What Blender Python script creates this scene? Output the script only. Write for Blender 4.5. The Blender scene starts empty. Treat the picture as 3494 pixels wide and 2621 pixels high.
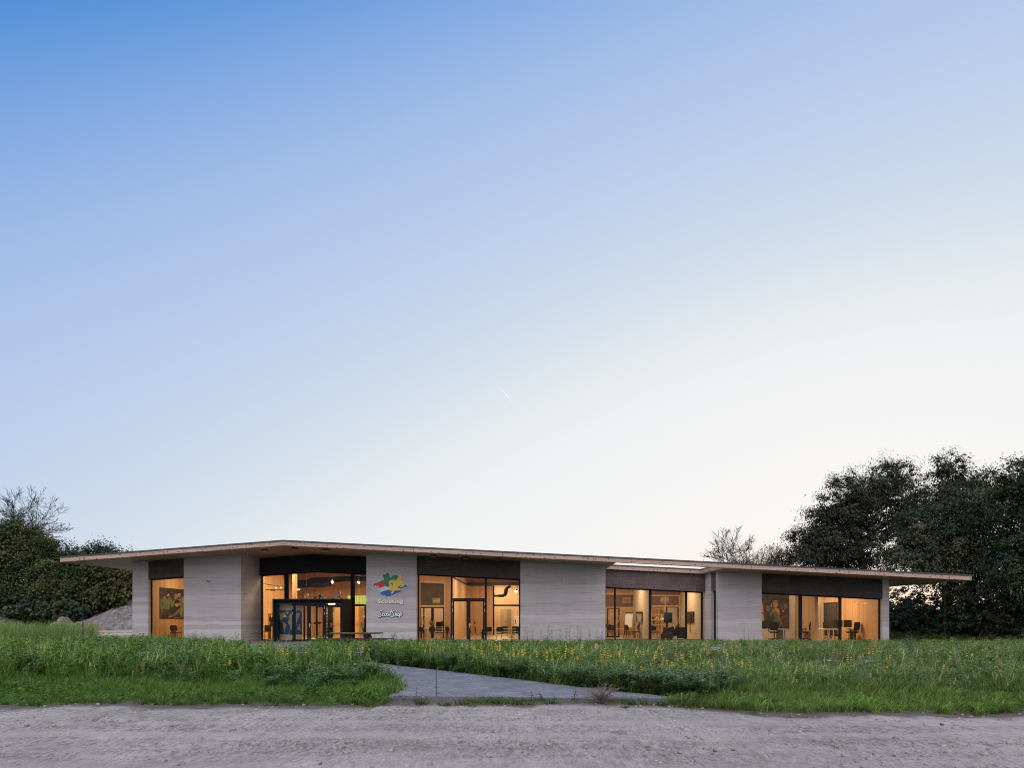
import bpy, bmesh, math, random
import numpy as np
from mathutils import Vector, Matrix

S = bpy.context.scene
COL = S.collection
R = math.radians
# ------------------------------------------------------------------ camera
F, U0, V0, EYE = 2330.0, 1790.0, 2105.0, 1.6      # focal length and principal point of the photograph, eye height in metres
cam = bpy.data.cameras.new('camera')
cam.sensor_fit = 'HORIZONTAL'; cam.sensor_width = 36.0; cam.lens = F / 3494 * 36
cam.shift_x = -(U0 - 1747) / 3494; cam.shift_y = (V0 - 1310.5) / 3494
cam.clip_start = 0.1; cam.clip_end = 20000
camo = bpy.data.objects.new('camera', cam); COL.objects.link(camo)
camo.location = (0, 0, EYE); camo.rotation_euler = (R(90), 0, 0)
S.camera = camo
# ------------------------------------------------------------------ sky
SUN_AZ, SUN_EL = 27.0, 3.0
w = bpy.data.worlds.new('World'); S.world = w; w.use_nodes = True
nt = w.node_tree; nt.nodes.clear()
N = nt.nodes.new; L = nt.links.new
def wmath(op, a, b=None, c=None):
    n = N('ShaderNodeMath'); n.operation = op
    for i, x in enumerate((a, b, c)):
        if x is None: continue
        if isinstance(x, (int, float)): n.inputs[i].default_value = x
        else: L(x, n.inputs[i])
    return n.outputs[0]
out = N('ShaderNodeOutputWorld'); bg = N('ShaderNodeBackground'); bg.inputs['Strength'].default_value = 0.1
L(bg.outputs[0], out.inputs[0])
tc = N('ShaderNodeTexCoord')
sky = N('ShaderNodeTexSky'); sky.sky_type = 'NISHITA'; sky.sun_disc = False
sky.sun_elevation = R(SUN_EL); sky.sun_rotation = R(SUN_AZ); sky.air_density = 1.0; sky.dust_density = 0.6; sky.ozone_density = 1.5
sep = N('ShaderNodeSeparateXYZ'); L(tc.outputs['Generated'], sep.inputs[0])
el = wmath('MULTIPLY', wmath('ARCSINE', wmath('MAXIMUM', sep.outputs[2], 0.0)), 57.2958)
dot = N('ShaderNodeVectorMath'); dot.operation = 'DOT_PRODUCT'; L(tc.outputs['Generated'], dot.inputs[0])
dot.inputs[1].default_value = (math.sin(R(SUN_AZ)), math.cos(R(SUN_AZ)), 0)
gam = wmath('MULTIPLY', wmath('ARCCOSINE', dot.outputs['Value']), 57.2958)
p = wmath('ADD', wmath('ADD', wmath('MULTIPLY', el, 0.0165), wmath('MULTIPLY', gam, 0.0115)), -0.53)
q = wmath('DIVIDE', wmath('ADD', p, 0.2), 1.4)          # -0.2..1.2 -> 0..1
ramp = N('ShaderNodeValToRGB'); L(q, ramp.inputs[0])
def lin(r, g, b):
    f = lambda c: (c / 255 / 12.92) if c <= 10 else (((c / 255) + 0.055) / 1.055) ** 2.4
    return (f(r), f(g), f(b), 1)
stops = [(-0.2, (.955, .955, .96, 1)), (0.0, (.915, .92, .93, 1)), (0.10, lin(237, 241, 243)), (0.20, lin(219, 230, 242)), (0.32, lin(204, 219, 240)),
         (0.47, lin(188, 209, 240)), (0.62, lin(167, 193, 237)), (0.74, lin(134, 175, 232)), (0.84, lin(92, 152, 223)), (0.93, lin(40, 124, 210)), (1.2, lin(40, 116, 205))]
cr = ramp.color_ramp; cr.interpolation = 'B_SPLINE'
for i, (pos, c) in enumerate(stops):
    x = (pos + 0.2) / 1.4
    e = cr.elements[0] if i == 0 else (cr.elements[1] if i == 1 else cr.elements.new(x))
    e.position = x; e.color = c
# behind the camera: pale pinkish sky, brightened beyond nature as fill light for the front
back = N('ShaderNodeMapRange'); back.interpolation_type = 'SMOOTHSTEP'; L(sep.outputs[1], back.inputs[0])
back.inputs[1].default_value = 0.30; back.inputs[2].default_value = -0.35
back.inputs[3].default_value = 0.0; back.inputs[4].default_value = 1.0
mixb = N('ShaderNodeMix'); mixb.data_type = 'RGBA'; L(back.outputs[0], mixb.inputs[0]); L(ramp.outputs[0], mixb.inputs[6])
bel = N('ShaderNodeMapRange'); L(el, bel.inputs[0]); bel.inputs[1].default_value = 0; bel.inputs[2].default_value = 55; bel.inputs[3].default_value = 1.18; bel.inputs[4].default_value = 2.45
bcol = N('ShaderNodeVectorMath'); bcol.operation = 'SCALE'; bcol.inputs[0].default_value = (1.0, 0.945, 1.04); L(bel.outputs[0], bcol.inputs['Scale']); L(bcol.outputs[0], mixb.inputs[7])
# the last warm glow low over the horizon where the sun goes down
g1 = N('ShaderNodeMapRange'); g1.interpolation_type = 'SMOOTHSTEP'; L(el, g1.inputs[0]); g1.inputs[1].default_value = 8; g1.inputs[2].default_value = 0; g1.inputs[3].default_value = 0; g1.inputs[4].default_value = .75
g2 = N('ShaderNodeMapRange'); g2.interpolation_type = 'SMOOTHSTEP'; L(gam, g2.inputs[0]); g2.inputs[1].default_value = 26; g2.inputs[2].default_value = 5; g2.inputs[3].default_value = 0; g2.inputs[4].default_value = 1
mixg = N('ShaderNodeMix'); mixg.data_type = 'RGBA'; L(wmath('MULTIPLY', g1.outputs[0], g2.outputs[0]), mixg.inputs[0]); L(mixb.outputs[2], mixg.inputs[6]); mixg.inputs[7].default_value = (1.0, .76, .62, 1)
sc10 = N('ShaderNodeVectorMath'); sc10.operation = 'SCALE'; L(mixg.outputs[2], sc10.inputs[0]); sc10.inputs['Scale'].default_value = 10.0
mixs = N('ShaderNodeMix'); mixs.data_type = 'RGBA'; mixs.inputs[0].default_value = 0.06
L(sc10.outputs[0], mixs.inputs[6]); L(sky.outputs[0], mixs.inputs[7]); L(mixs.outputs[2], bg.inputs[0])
# ------------------------------------------------------------------ sun, low behind the trees on the right
sl = bpy.data.lights.new('sun', 'SUN'); sl.energy = 2.0; sl.angle = R(1.0); sl.color = (1.0, 0.72, 0.48)
so = bpy.data.objects.new('sun', sl); COL.objects.link(so)
sd = Vector((math.sin(R(SUN_AZ)) * math.cos(R(SUN_EL)), math.cos(R(SUN_AZ)) * math.cos(R(SUN_EL)), math.sin(R(SUN_EL))))
so.rotation_euler = sd.to_track_quat('Z', 'Y').to_euler(); so.location = (60, 120, 60)
vs = S.view_settings; vs.view_transform = 'Standard'; vs.look = 'None'; vs.exposure = 0.0; vs.gamma = 1.0; vs.use_curve_mapping = False
S.cycles.max_bounces = 8; S.cycles.transparent_max_bounces = 12; S.cycles.sample_clamp_indirect = 4.0
S.cycles.use_denoising = True; S.cycles.denoiser = 'OPENIMAGEDENOISE'; S.cycles.denoising_input_passes = 'RGB_ALBEDO_NORMAL'; S.cycles.denoising_prefilter = 'NONE'; S.cycles.denoising_quality = 'HIGH'; S.cycles.pixel_filter_type = 'BLACKMAN_HARRIS'; S.cycles.filter_width = 1.0

# ------------------------------------------------------------------ helpers
def px(u, D): return (u - U0) * D / F
def pz(v, D): return EYE - (v - V0) * D / F
def P(u, v, D): return Vector((px(u, D), D, pz(v, D)))
def rt(x): return 5.93 - (0.0746 * (-13.6 - x) if x < -13.6 else 0.0508 * (x + 13.6))   # top of the roof at x
def rs(x): return rt(x) - 0.30                                                          # soffit
RIDGE = -13.6

def tag(o, label=None, cat=None, group=None, kind=None):
    if label: o['label'] = label
    if cat: o['category'] = cat
    if group: o['group'] = group
    if kind: o['kind'] = kind
    return o
def thing(name, label, cat, loc=(0, 0, 0), group=None, rz=0):
    o = bpy.data.objects.new(name, None); COL.objects.link(o)
    o.empty_display_size = 0.2
    o.location = loc; o.rotation_euler = (0, 0, rz)
    return tag(o, label, cat, group)
def kids(o): return list(o.children)
def copy_tree(o, parent=None):
    c = o.copy(); COL.objects.link(c)
    if parent is not None: c.parent = parent
    for ch in list(o.children): copy_tree(ch, c)
    return c
def root_loc(o):
    while o.parent: o = o.parent
    return Vector(o.location)

class MB:
    def __init__(s): s.v = []; s.f = []; s.m = []; s.sm = []
    def add(s, vs, fs, m=0, smooth=False):
        n = len(s.v); s.v += [tuple(v) for v in vs]
        for f in fs: s.f.append([i + n for i in f]); s.m.append(m); s.sm.append(smooth)
        return s
    def box(s, x0, x1, y0, y1, z0, z1, m=0):
        v = [(x0, y0, z0), (x1, y0, z0), (x1, y1, z0), (x0, y1, z0), (x0, y0, z1), (x1, y0, z1), (x1, y1, z1), (x0, y1, z1)]
        return s.add(v, [(0, 3, 2, 1), (4, 5, 6, 7), (0, 1, 5, 4), (1, 2, 6, 5), (2, 3, 7, 6), (3, 0, 4, 7)], m)
    def bbox(s, x0, x1, y0, y1, z0, z1, b=.01, m=0):     # box with bevelled edges
        bm = bmesh.new(); bmesh.ops.create_cube(bm, size=1)
        for v in bm.verts: v.co = Vector(((x0 + x1) / 2 + v.co.x * (x1 - x0), (y0 + y1) / 2 + v.co.y * (y1 - y0), (z0 + z1) / 2 + v.co.z * (z1 - z0)))
        bmesh.ops.bevel(bm, geom=bm.edges[:], offset=b, segments=2, affect='EDGES', profile=.6)
        bm.verts.index_update()
        s.add([v.co for v in bm.verts], [[v.index for v in f.verts] for f in bm.faces], m); bm.free(); return s
    def prism(s, pts, d, m=0):                            # polygon of 3D points pushed along d
        n = len(pts); d = Vector(d); a = [Vector(q) for q in pts]
        s.add(a + [q + d for q in a], [list(range(n))[::-1], list(range(n, 2 * n))] + [(i, (i + 1) % n, (i + 1) % n + n, i + n) for i in range(n)], m); return s
    def poly(s, pts, m=0): return s.add(pts, [list(range(len(pts)))], m)
    def tube(s, pts, r, n=8, m=0, smooth=True, cap=True):
        pts = [Vector(q) for q in pts]; k = len(pts)
        rr = r if isinstance(r, (list, tuple)) else [r] * k
        vs = []; up = None
        for i, q in enumerate(pts):
            t = (pts[min(i + 1, k - 1)] - pts[max(i - 1, 0)])
            if t.length < 1e-9: t = Vector((0, 0, 1))
            t.normalize()
            if up is None:
                up = t.orthogonal().normalized()
            else:
                up = (up - t * up.dot(t))
                up = up.normalized() if up.length > 1e-6 else t.orthogonal().normalized()
            b = t.cross(up)
            for j in range(n):
                a = 2 * math.pi * j / n
                vs.append(q + (up * math.cos(a) + b * math.sin(a)) * rr[i])
        fs = [(i * n + j, i * n + (j + 1) % n, (i + 1) * n + (j + 1) % n, (i + 1) * n + j) for i in range(k - 1) for j in range(n)]
        s.add(vs, fs, m, smooth)
        if cap: s.add(vs[:n], [list(range(n))[::-1]], m); s.add(vs[-n:], [list(range(n))], m)
        return s
    def lathe(s, prof, c=(0, 0, 0), n=16, m=0, smooth=True):
        vs = [(c[0] + r * math.cos(2 * math.pi * j / n), c[1] + r * math.sin(2 * math.pi * j / n), c[2] + z) for r, z in prof for j in range(n)]
        k = len(prof)
        s.add(vs, [(i * n + j, i * n + (j + 1) % n, (i + 1) * n + (j + 1) % n, (i + 1) * n + j) for i in range(k - 1) for j in range(n)], m, smooth)
        s.add(vs[:n], [list(range(n))[::-1]], m); s.add(vs[-n:], [list(range(n))], m); return s
    def loft(s, rings, n=12, m=0):                        # elliptical rings (x, y, z, rx, ry)
        vs = [(x + rx * math.cos(2 * math.pi * j / n), y + ry * math.sin(2 * math.pi * j / n), z) for x, y, z, rx, ry in rings for j in range(n)]
        k = len(rings)
        s.add(vs, [(i * n + j, i * n + (j + 1) % n, (i + 1) * n + (j + 1) % n, (i + 1) * n + j) for i in range(k - 1) for j in range(n)], m, True)
        s.add(vs[:n], [list(range(n))[::-1]], m); s.add(vs[-n:], [list(range(n))], m); return s
    def ball(s, c, r, m=0, n=10, sz=(1, 1, 1)):
        prof = [(max(1e-3, math.sin(math.pi * i / n)), -math.cos(math.pi * i / n)) for i in range(n + 1)]
        return s.loft([(c[0], c[1], c[2] + z * r * sz[2], q * r * sz[0], q * r * sz[1]) for q, z in prof], 12, m)
    def wall(s, x0, x1, y0, y1, z0=-.1, top=None, m=0):   # wall running along x with a top that follows the soffit
        top = top or (lambda x: rs(x) + .015)
        xs = [x0] + ([RIDGE] if x0 < RIDGE < x1 else []) + [x1]
        pts = [(x0, y0, z0), (x1, y0, z0)] + [(x, y0, top(x)) for x in xs[::-1]]
        return s.prism(pts, (0, y1 - y0, 0), m)
    def band(s, x0, x1, y0, y1, lo, hi, m=0):
        xs = [x0] + ([RIDGE] if x0 < RIDGE < x1 else []) + [x1]
        pts = [(x, y0, lo(x)) for x in xs] + [(x, y0, hi(x)) for x in xs[::-1]]
        return s.prism(pts, (0, y1 - y0, 0), m)
    def build(s, name, mats, parent=None, at=None):
        me = bpy.data.meshes.new(name)
        base = Vector(at) if at is not None else (root_loc(parent) if parent else Vector((0, 0, 0)))
        vs = [tuple(Vector(v) - base) for v in s.v]
        me.from_pydata(vs, [], s.f)
        for m in (mats if isinstance(mats, (list, tuple)) else [mats]): me.materials.append(m)
        me.polygons.foreach_set('material_index', s.m); me.polygons.foreach_set('use_smooth', s.sm)
        bm = bmesh.new(); bm.from_mesh(me); bmesh.ops.recalc_face_normals(bm, faces=bm.faces[:]); bm.to_mesh(me); bm.free()
        o = bpy.data.objects.new(name, me); COL.objects.link(o)
        if parent: o.parent = parent
        elif at is not None: o.location = at
        return o

# ------------------------------------------------------------------ materials
class NT:
    def __init__(s, name):
        s.mat = bpy.data.materials.new(name); s.mat.use_nodes = True; s.t = s.mat.node_tree
        s.b = s.t.nodes['Principled BSDF']; s.o = s.t.nodes['Material Output']
        s.tc = s.t.nodes.new('ShaderNodeTexCoord')
    def n(s, kind, **kw):
        x = s.t.nodes.new('ShaderNode' + kind)
        for k, v in kw.items(): setattr(x, k, v)
        return x
    def l(s, a, b): s.t.links.new(a, b)
    def set(s, inp, val):
        if isinstance(val, (int, float, tuple, list)): inp.default_value = val
        else: s.l(val, inp)
    def math(s, op, a, b=None, c=None):
        x = s.n('Math', operation=op)
        for i, q in enumerate((a, b, c)):
            if q is not None: s.set(x.inputs[i], q)
        return x.outputs[0]
    def coords(s, scale=(1, 1, 1), loc=(0, 0, 0), rot=(0, 0, 0), src='Object'):
        m = s.n('Mapping'); s.l(s.tc.outputs[src], m.inputs[0])
        m.inputs['Location'].default_value = loc; m.inputs['Rotation'].default_value = rot; m.inputs['Scale'].default_value = scale
        return m.outputs[0]
    def noise(s, vec, scale=5, detail=4, rough=.55, dist=0):
        x = s.n('TexNoise'); s.l(vec, x.inputs['Vector']); x.inputs['Scale'].default_value = scale
        x.inputs['Detail'].default_value = detail; x.inputs['Roughness'].default_value = rough; x.inputs['Distortion'].default_value = dist
        return x.outputs['Fac']
    def rng(s, val, a, b, c, d):
        x = s.n('MapRange'); s.set(x.inputs[0], val)
        for i, q in enumerate((a, b, c, d)): x.inputs[i + 1].default_value = q
        return x.outputs[0]
    def mix(s, fac, a, b, mode='MIX'):
        x = s.n('Mix', data_type='RGBA', blend_type=mode); s.set(x.inputs[0], fac); s.set(x.inputs[6], a); s.set(x.inputs[7], b)
        return x.outputs[2]
    def bump(s, h, strength=.3, dist=.02):
        x = s.n('Bump'); s.l(h, x.inputs['Height']); x.inputs['Strength'].default_value = strength; x.inputs['Distance'].default_value = dist
        s.l(x.outputs[0], s.b.inputs['Normal'])
    def sep(s, vec):
        x = s.n('SeparateXYZ'); s.l(vec, x.inputs[0]); return x.outputs
def c4(c): return (c[0], c[1], c[2], 1)
def mul(c, k): return (min(1, c[0] * k), min(1, c[1] * k), min(1, c[2] * k), 1)

def basic(name, col, rough=.6, var=.18, scale=8, bump=0, stretch=(1, 1, 1), metal=0, detail=4):
    t = NT(name); v = t.coords(stretch)
    f = t.noise(v, scale, detail)
    t.set(t.b.inputs['Base Color'], t.mix(t.rng(f, .3, .7, 0, 1), mul(col, 1 - var), mul(col, 1 + var)))
    t.b.inputs['Roughness'].default_value = rough; t.b.inputs['Metallic'].default_value = metal
    if bump: t.bump(f, bump, .02)
    return t.mat
def wood(name, col, plank=.2, pax=0, grain=1, knots=0, kcol=(.02, .012, .01), rough=.55, kscale=3.2, ksize=.05, kst=(1, 1, 1)):
    # pax: axis across the planks, grain: axis along them
    t = NT(name); v = t.coords()
    x = t.sep(v)[pax]
    idx = t.math('FLOOR', t.math('DIVIDE', x, plank))
    wn = t.n('TexWhiteNoise', noise_dimensions='1D'); t.l(idx, wn.inputs['W'])
    st = [9, 9, 9]; st[grain] = .5
    g = t.noise(t.coords(tuple(st)), 3, 5, .6, .6)
    f = t.math('ADD', t.math('MULTIPLY', wn.outputs['Value'], .5), t.math('MULTIPLY', g, .6))
    base = t.mix(t.rng(f, .1, .95, 0, 1), mul(col, .74), mul(col, 1.2))
    fr = t.math('FRACT', t.math('DIVIDE', x, plank))
    gap = t.math('LESS_THAN', fr, .012 / plank * .5)
    base = t.mix(t.math('MULTIPLY', gap, .6), base, mul(col, .25))
    if knots:
        vo = t.n('TexVoronoi'); t.l(t.coords(kst), vo.inputs['Vector']); vo.inputs['Scale'].default_value = kscale; vo.inputs['Randomness'].default_value = 1
        keep = t.math('GREATER_THAN', t.sep(vo.outputs['Color'])[0], 1 - knots)
        k = t.math('MULTIPLY', t.math('LESS_THAN', vo.outputs['Distance'], ksize), keep)
        base = t.mix(k, base, c4(kcol))
    t.set(t.b.inputs['Base Color'], base); t.b.inputs['Roughness'].default_value = rough
    t.bump(g, .12, .01)
    return t.mat

def earth_wall():
    t = NT('layered earth'); v = t.coords()
    oi = t.n('ObjectInfo'); va = t.n('VectorMath', operation='SCALE'); t.l(t.tc.outputs['Object'], va.inputs[0]); va.inputs['Scale'].default_value = 1
    cmb = t.n('CombineXYZ'); rnd = t.math('MULTIPLY', oi.outputs['Random'], 37.0); t.l(rnd, cmb.inputs[0]); t.l(t.math('MULTIPLY', oi.outputs['Random'], 11.0), cmb.inputs[2])
    ad = t.n('VectorMath', operation='ADD'); t.l(v, ad.inputs[0]); t.l(cmb.outputs[0], ad.inputs[1]); t.tc = type('S', (), {'outputs': {'Object': ad.outputs[0]}})()
    v = ad.outputs[0]
    xyz = t.sep(v)
    drip = t.noise(t.coords((2.2, 2.2, .12)), 1.6, 4, .6)
    wob = t.noise(t.coords((.35, .35, .6)), 1.0, 3)
    zz = t.math('ADD', xyz[2], t.math('MULTIPLY', wob, .22))
    h = t.math('DIVIDE', zz, .26)
    idx = t.math('FLOOR', h); wn = t.n('TexWhiteNoise', noise_dimensions='1D'); t.l(idx, wn.inputs['W'])
    strat = t.noise(t.coords((.22, .22, 11)), 2.0, 7, .68)
    fine = t.noise(t.coords((1, 1, 1.5)), 26, 5, .7)
    blot = t.noise(t.coords((1, 1, 1)), 1.1, 4, .6)
    f = t.math('ADD', t.math('ADD', t.math('MULTIPLY', wn.outputs['Value'], .24), t.math('MULTIPLY', strat, .62)), t.math('ADD', t.math('MULTIPLY', fine, .22), t.math('ADD', t.math('MULTIPLY', blot, .14), t.math('MULTIPLY', t.math('SUBTRACT', drip, .5), .13))))
    col = t.mix(t.rng(f, .43, .81, 0, 1), (.36, .34, .335, 1), (.555, .53, .535, 1))
    edge = t.math('LESS_THAN', t.math('FRACT', h), .07)
    msk = t.rng(t.noise(t.coords((.5, .5, 3)), 2.2, 3), .5, .62, 0, 1)
    col = t.mix(t.math('MULTIPLY', t.math('MULTIPLY', edge, msk), .6), col, (.12, .11, .10, 1))
    vo = t.n('TexVoronoi'); t.l(v, vo.inputs['Vector']); vo.inputs['Scale'].default_value = 2.6
    pit = t.math('LESS_THAN', vo.outputs['Distance'], .035)
    col = t.mix(t.math('MULTIPLY', pit, .6), col, (.1, .09, .085, 1))
    t.set(t.b.inputs['Base Color'], col); t.b.inputs['Roughness'].default_value = .9
    t.bump(t.math('ADD', t.math('MULTIPLY', strat, .6), t.math('MULTIPLY', fine, .6)), .35, .02)
    return t.mat
def cork(name, lo, hi):
    t = NT(name); v = t.coords()
    a = t.noise(v, 22, 5, .75); b = t.noise(v, 1.3, 3)
    vo = t.n('TexVoronoi'); t.l(v, vo.inputs['Vector']); vo.inputs['Scale'].default_value = 26
    f = t.math('ADD', t.math('MULTIPLY', a, .7), t.math('ADD', t.math('MULTIPLY', vo.outputs['Distance'], .35), t.math('MULTIPLY', b, .25)))
    col = t.mix(t.rng(f, .42, .88, 0, 1), c4(lo), c4(hi))
    br = t.n('TexBrick'); t.l(t.coords((1, 1, 1), rot=(R(90), 0, 0)), br.inputs['Vector'])
    br.inputs['Scale'].default_value = 1; br.inputs['Brick Width'].default_value = 1.1; br.inputs['Row Height'].default_value = .52; br.inputs['Mortar Size'].default_value = .008
    br.inputs['Color1'].default_value = (.8, .8, .8, 1); br.inputs['Color2'].default_value = (1.1, 1.1, 1.1, 1); br.inputs['Mortar'].default_value = (.5, .5, .5, 1)
    col = t.mix(1.0, col, br.outputs['Color'], 'MULTIPLY')
    t.set(t.b.inputs['Base Color'], col); t.b.inputs['Roughness'].default_value = .9; t.bump(a, .6, .02)
    return t.mat
def glass_mat(name, tint=(.93, .95, .95), refl=1.0):
    t = NT(name); t.t.nodes.remove(t.b)
    tr = t.n('BsdfTransparent'); tr.inputs[0].default_value = c4(tint)
    gl = t.n('BsdfGlossy'); gl.inputs['Roughness'].default_value = .02; gl.inputs['Color'].default_value = (refl, refl, refl, 1)
    fr = t.n('Fresnel'); fr.inputs[0].default_value = 1.5
    mx = t.n('MixShader'); t.l(fr.outputs[0], mx.inputs[0]); t.l(tr.outputs[0], mx.inputs[1]); t.l(gl.outputs[0], mx.inputs[2])
    t.l(mx.outputs[0], t.o.inputs[0]); return t.mat
def leaf_mat(name, trans=.3, gloss=.08, sat=1.0):
    t = NT(name); t.t.nodes.remove(t.b)
    at = t.n('Attribute'); at.attribute_name = 'Col'
    hs = t.n('HueSaturation'); hs.inputs['Saturation'].default_value = sat; t.l(at.outputs['Color'], hs.inputs['Color'])
    df = t.n('BsdfDiffuse'); tl = t.n('BsdfTranslucent'); gl = t.n('BsdfGlossy'); gl.inputs['Roughness'].default_value = .45
    t.l(hs.outputs[0], df.inputs[0]); t.l(hs.outputs[0], tl.inputs[0]); gl.inputs[0].default_value = (.8, .85, .9, 1)
    m1 = t.n('MixShader'); m1.inputs[0].default_value = trans; t.l(df.outputs[0], m1.inputs[1]); t.l(tl.outputs[0], m1.inputs[2])
    m2 = t.n('MixShader'); m2.inputs[0].default_value = gloss; t.l(m1.outputs[0], m2.inputs[1]); t.l(gl.outputs[0], m2.inputs[2])
    t.l(m2.outputs[0], t.o.inputs[0]); return t.mat
def emit_mat(name, col, k):
    t = NT(name); t.b.inputs['Base Color'].default_value = c4(col); t.b.inputs['Emission Color'].default_value = c4(col); t.b.inputs['Emission Strength'].default_value = k
    return t.mat

EARTH = earth_wall()
CORK = cork('dark cork', (.022, .018, .018), (.105, .085, .08))
CORKR = cork('brown cork', (.035, .026, .024), (.19, .14, .13))
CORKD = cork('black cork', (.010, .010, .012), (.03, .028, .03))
FASCIA = wood('fascia larch', (.43, .305, .235), .085, 2, 0, .7, (.04, .027, .025), kscale=7.5, ksize=.23, kst=(.6, 1, 1.3))
SOFFIT = wood('soffit larch', (.40, .28, .205), .16, 0, 1, .3, (.05, .035, .03), kscale=4, ksize=.05)
CAP = basic('roof capping', (.035, .037, .042), .45, .1)
SEAM = basic('seam shadow gap', (.02, .015, .012), .8)
BLACK = basic('black aluminium', (.010, .012, .018), .75, .1)
BLACK.node_tree.nodes['Principled BSDF'].inputs['Specular IOR Level'].default_value = .2
GLASS = glass_mat('window glass', refl=.22)
PINE_Y = wood('pine panel', (.60, .37, .19), .18, 1, 2, .5, (.05, .022, .01), kscale=2.6, ksize=.12)
PINE_X = wood('pine wall', (.56, .33, .165), .24, 0, 2, .5, (.05, .022, .01), kscale=2.6, ksize=.12)
PINE_P = wood('pale pine', (.62, .43, .26), .3, 0, 2, .5, (.08, .04, .02), kscale=3.0, ksize=.07)
PLASTER = basic('cream plaster', (.60, .50, .39), .8, .06, 3)
CEIL = wood('ceiling pine', (.55, .36, .2), .2, 0, 1)
FLOOR = basic('interior screed', (.36, .28, .2), .4, .15, 2)
STEEL = basic('brushed steel', (.6, .6, .6), .3, .08, metal=.9)
CHAIRG = basic('dark green shell', (.018, .034, .034), .45, .1)
CHAIRB = basic('brown leather', (.085, .05, .032), .5, .15)
BLACKP = basic('black plastic', (.018, .018, .019), .45, .1)
WHITE = basic('white paint', (.75, .74, .71), .5, .04)
TABLE = wood('table oak', (.48, .29, .15), .15, 1, 0)
DUCT = basic('black duct', (.007, .007, .008), .9, .2)
DUCT.node_tree.nodes['Principled BSDF'].inputs['Specular IOR Level'].default_value = .1
LAMP = emit_mat('lamp glow', (1, .78, .5), 14)
LAMPC = emit_mat('tube glow', (1, .86, .62), 10)
# ================================================================== the building
YF, YW, YR, YB = 38.5, 41.2, 44.4, 64.0         # roof edge, wall front, recess front, rear wall
XL, XR = -26.2, 25.2                            # roof ends
HX0, HX1, HY0, HY1 = 5.21, 11.30, 38.84, 43.9   # opening in the roof
bld = thing('pavilion_building', 'long low pavilion of pale layered earth walls under a wide timber roof', 'building', (-1, 50, 0))

def roof_band(mb, x0, x1, y0, y1, a, b, m=0):
    return mb.band(x0, x1, y0, y1, lambda x: rs(x) + a, lambda x: rs(x) + b, m)
mb = MB()
roof_band(mb, XL + .03, HX0 - .03, YF + .03, 66, 0, .235)
roof_band(mb, HX1 + .03, XR - .03, YF + .03, 66, 0, .235)
roof_band(mb, HX0 - .03, HX1 + .03, YF + .03, HY0 - .03, 0, .235)
roof_band(mb, HX0 - .03, HX1 + .03, HY1 + .03, 66, 0, .235)
roof = mb.build('roof', SOFFIT, bld)
mb = MB()
seams_u = [287, 559, 840, 976, 1116, 1411, 1715, 2026, 2565, 2900, 3240]
xs = [XL] + [px(u, YF) for u in seams_u] + [XR]
for i in range(len(xs) - 1):
    roof_band(mb, xs[i] + (.011 if i else 0), xs[i + 1] - (.011 if i < len(xs) - 2 else 0), YF, YF + .028, -.006, .21)
for x0, x1 in ((XL, XL + .028), (XR - .028, XR), ):
    roof_band(mb, x0, x1, YF + .029, 66, -.006, .21)
for x0, x1 in ((HX0 - .028, HX0), (HX1, HX1 + .028)):
    roof_band(mb, x0, x1, HY0, HY1, -.006, .21)
xm = px(2229, HY1)
for x0, x1 in ((HX0 + .001, xm - .007), (xm + .007, HX1 - .001)):
    roof_band(mb, x0, x1, HY1, HY1 + .028, -.006, .21)
roof_band(mb, HX0 + .001, HX1 - .001, HY0 - .028, HY0, -.006, .21)
for i in range(1, len(xs) - 1):
    roof_band(mb, xs[i] - .0105, xs[i] + .0105, YF + .006, YF + .027, -.006, .21, 1)
mb.build('fascia', [FASCIA, SEAM], roof)
mb = MB()
for x0, x1, y0, y1 in ((XL - .02, HX0 + .012, YF - .02, 66), (HX1 - .012, XR + .02, YF - .02, 66), (HX0 + .012, HX1 - .012, YF - .02, HY0 + .012), (HX0 + .012, HX1 - .012, HY1 - .012, 66)):
    roof_band(mb, x0, x1, y0, y1, .212, .30)
mb.build('capping', CAP, roof)

# --- outer walls of layered earth
def part(name, mb, mat, parent=None): return mb.build(name, mat, parent or bld)
W1a, W1b = px(452, YW), px(505.5, YW)
part('wall', MB().wall(W1a, W1b, YW, YW + .45).wall(W1a, W1a + .4, YW + .45, YB, m=0), EARTH)
W2a, W2b = px(627, YW), px(822, YW)
part('wall', MB().wall(W2a, W2b, YW, YW + .45).wall(W2b - .45, W2b, YW + .45, YR + .35), EARTH)
W3a, W3b = px(1250, YW), px(1421.5, YW)
part('wall', MB().wall(W3a, W3b, YW, YW + .45).wall(W3a, W3a + .45, YW + .45, YR + .35), EARTH)
W4a, W4b = px(1775.5, YW), px(2066, YW)
part('wall', MB().wall(W4a, W4b, YW, YW + .45).wall(W4b - .45, W4b, YW + .45, YR + .35), EARTH)
W5a, W5b = px(2451, YW), px(2599.5, YW)
part('wall', MB().wall(W5a, W5b, YW, YW + .45).wall(W5a, W5a + .4, YW + .45, 41.74).wall(W5a, W5a + .4, 42.85, YR + .35), EARTH)
W6a, W6b = px(3011.5, YW), px(3034, YW)
part('wall', MB().wall(W6a, W6b, YW, YB), EARTH)
part('rear_wall', MB().wall(W1a + .4, W6a, YB - .3, YB - .002), PINE_X)
part('floor', MB().box(W1a + .4, W6a, YW + .46, YB - .31, -.02, .04), FLOOR)

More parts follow.
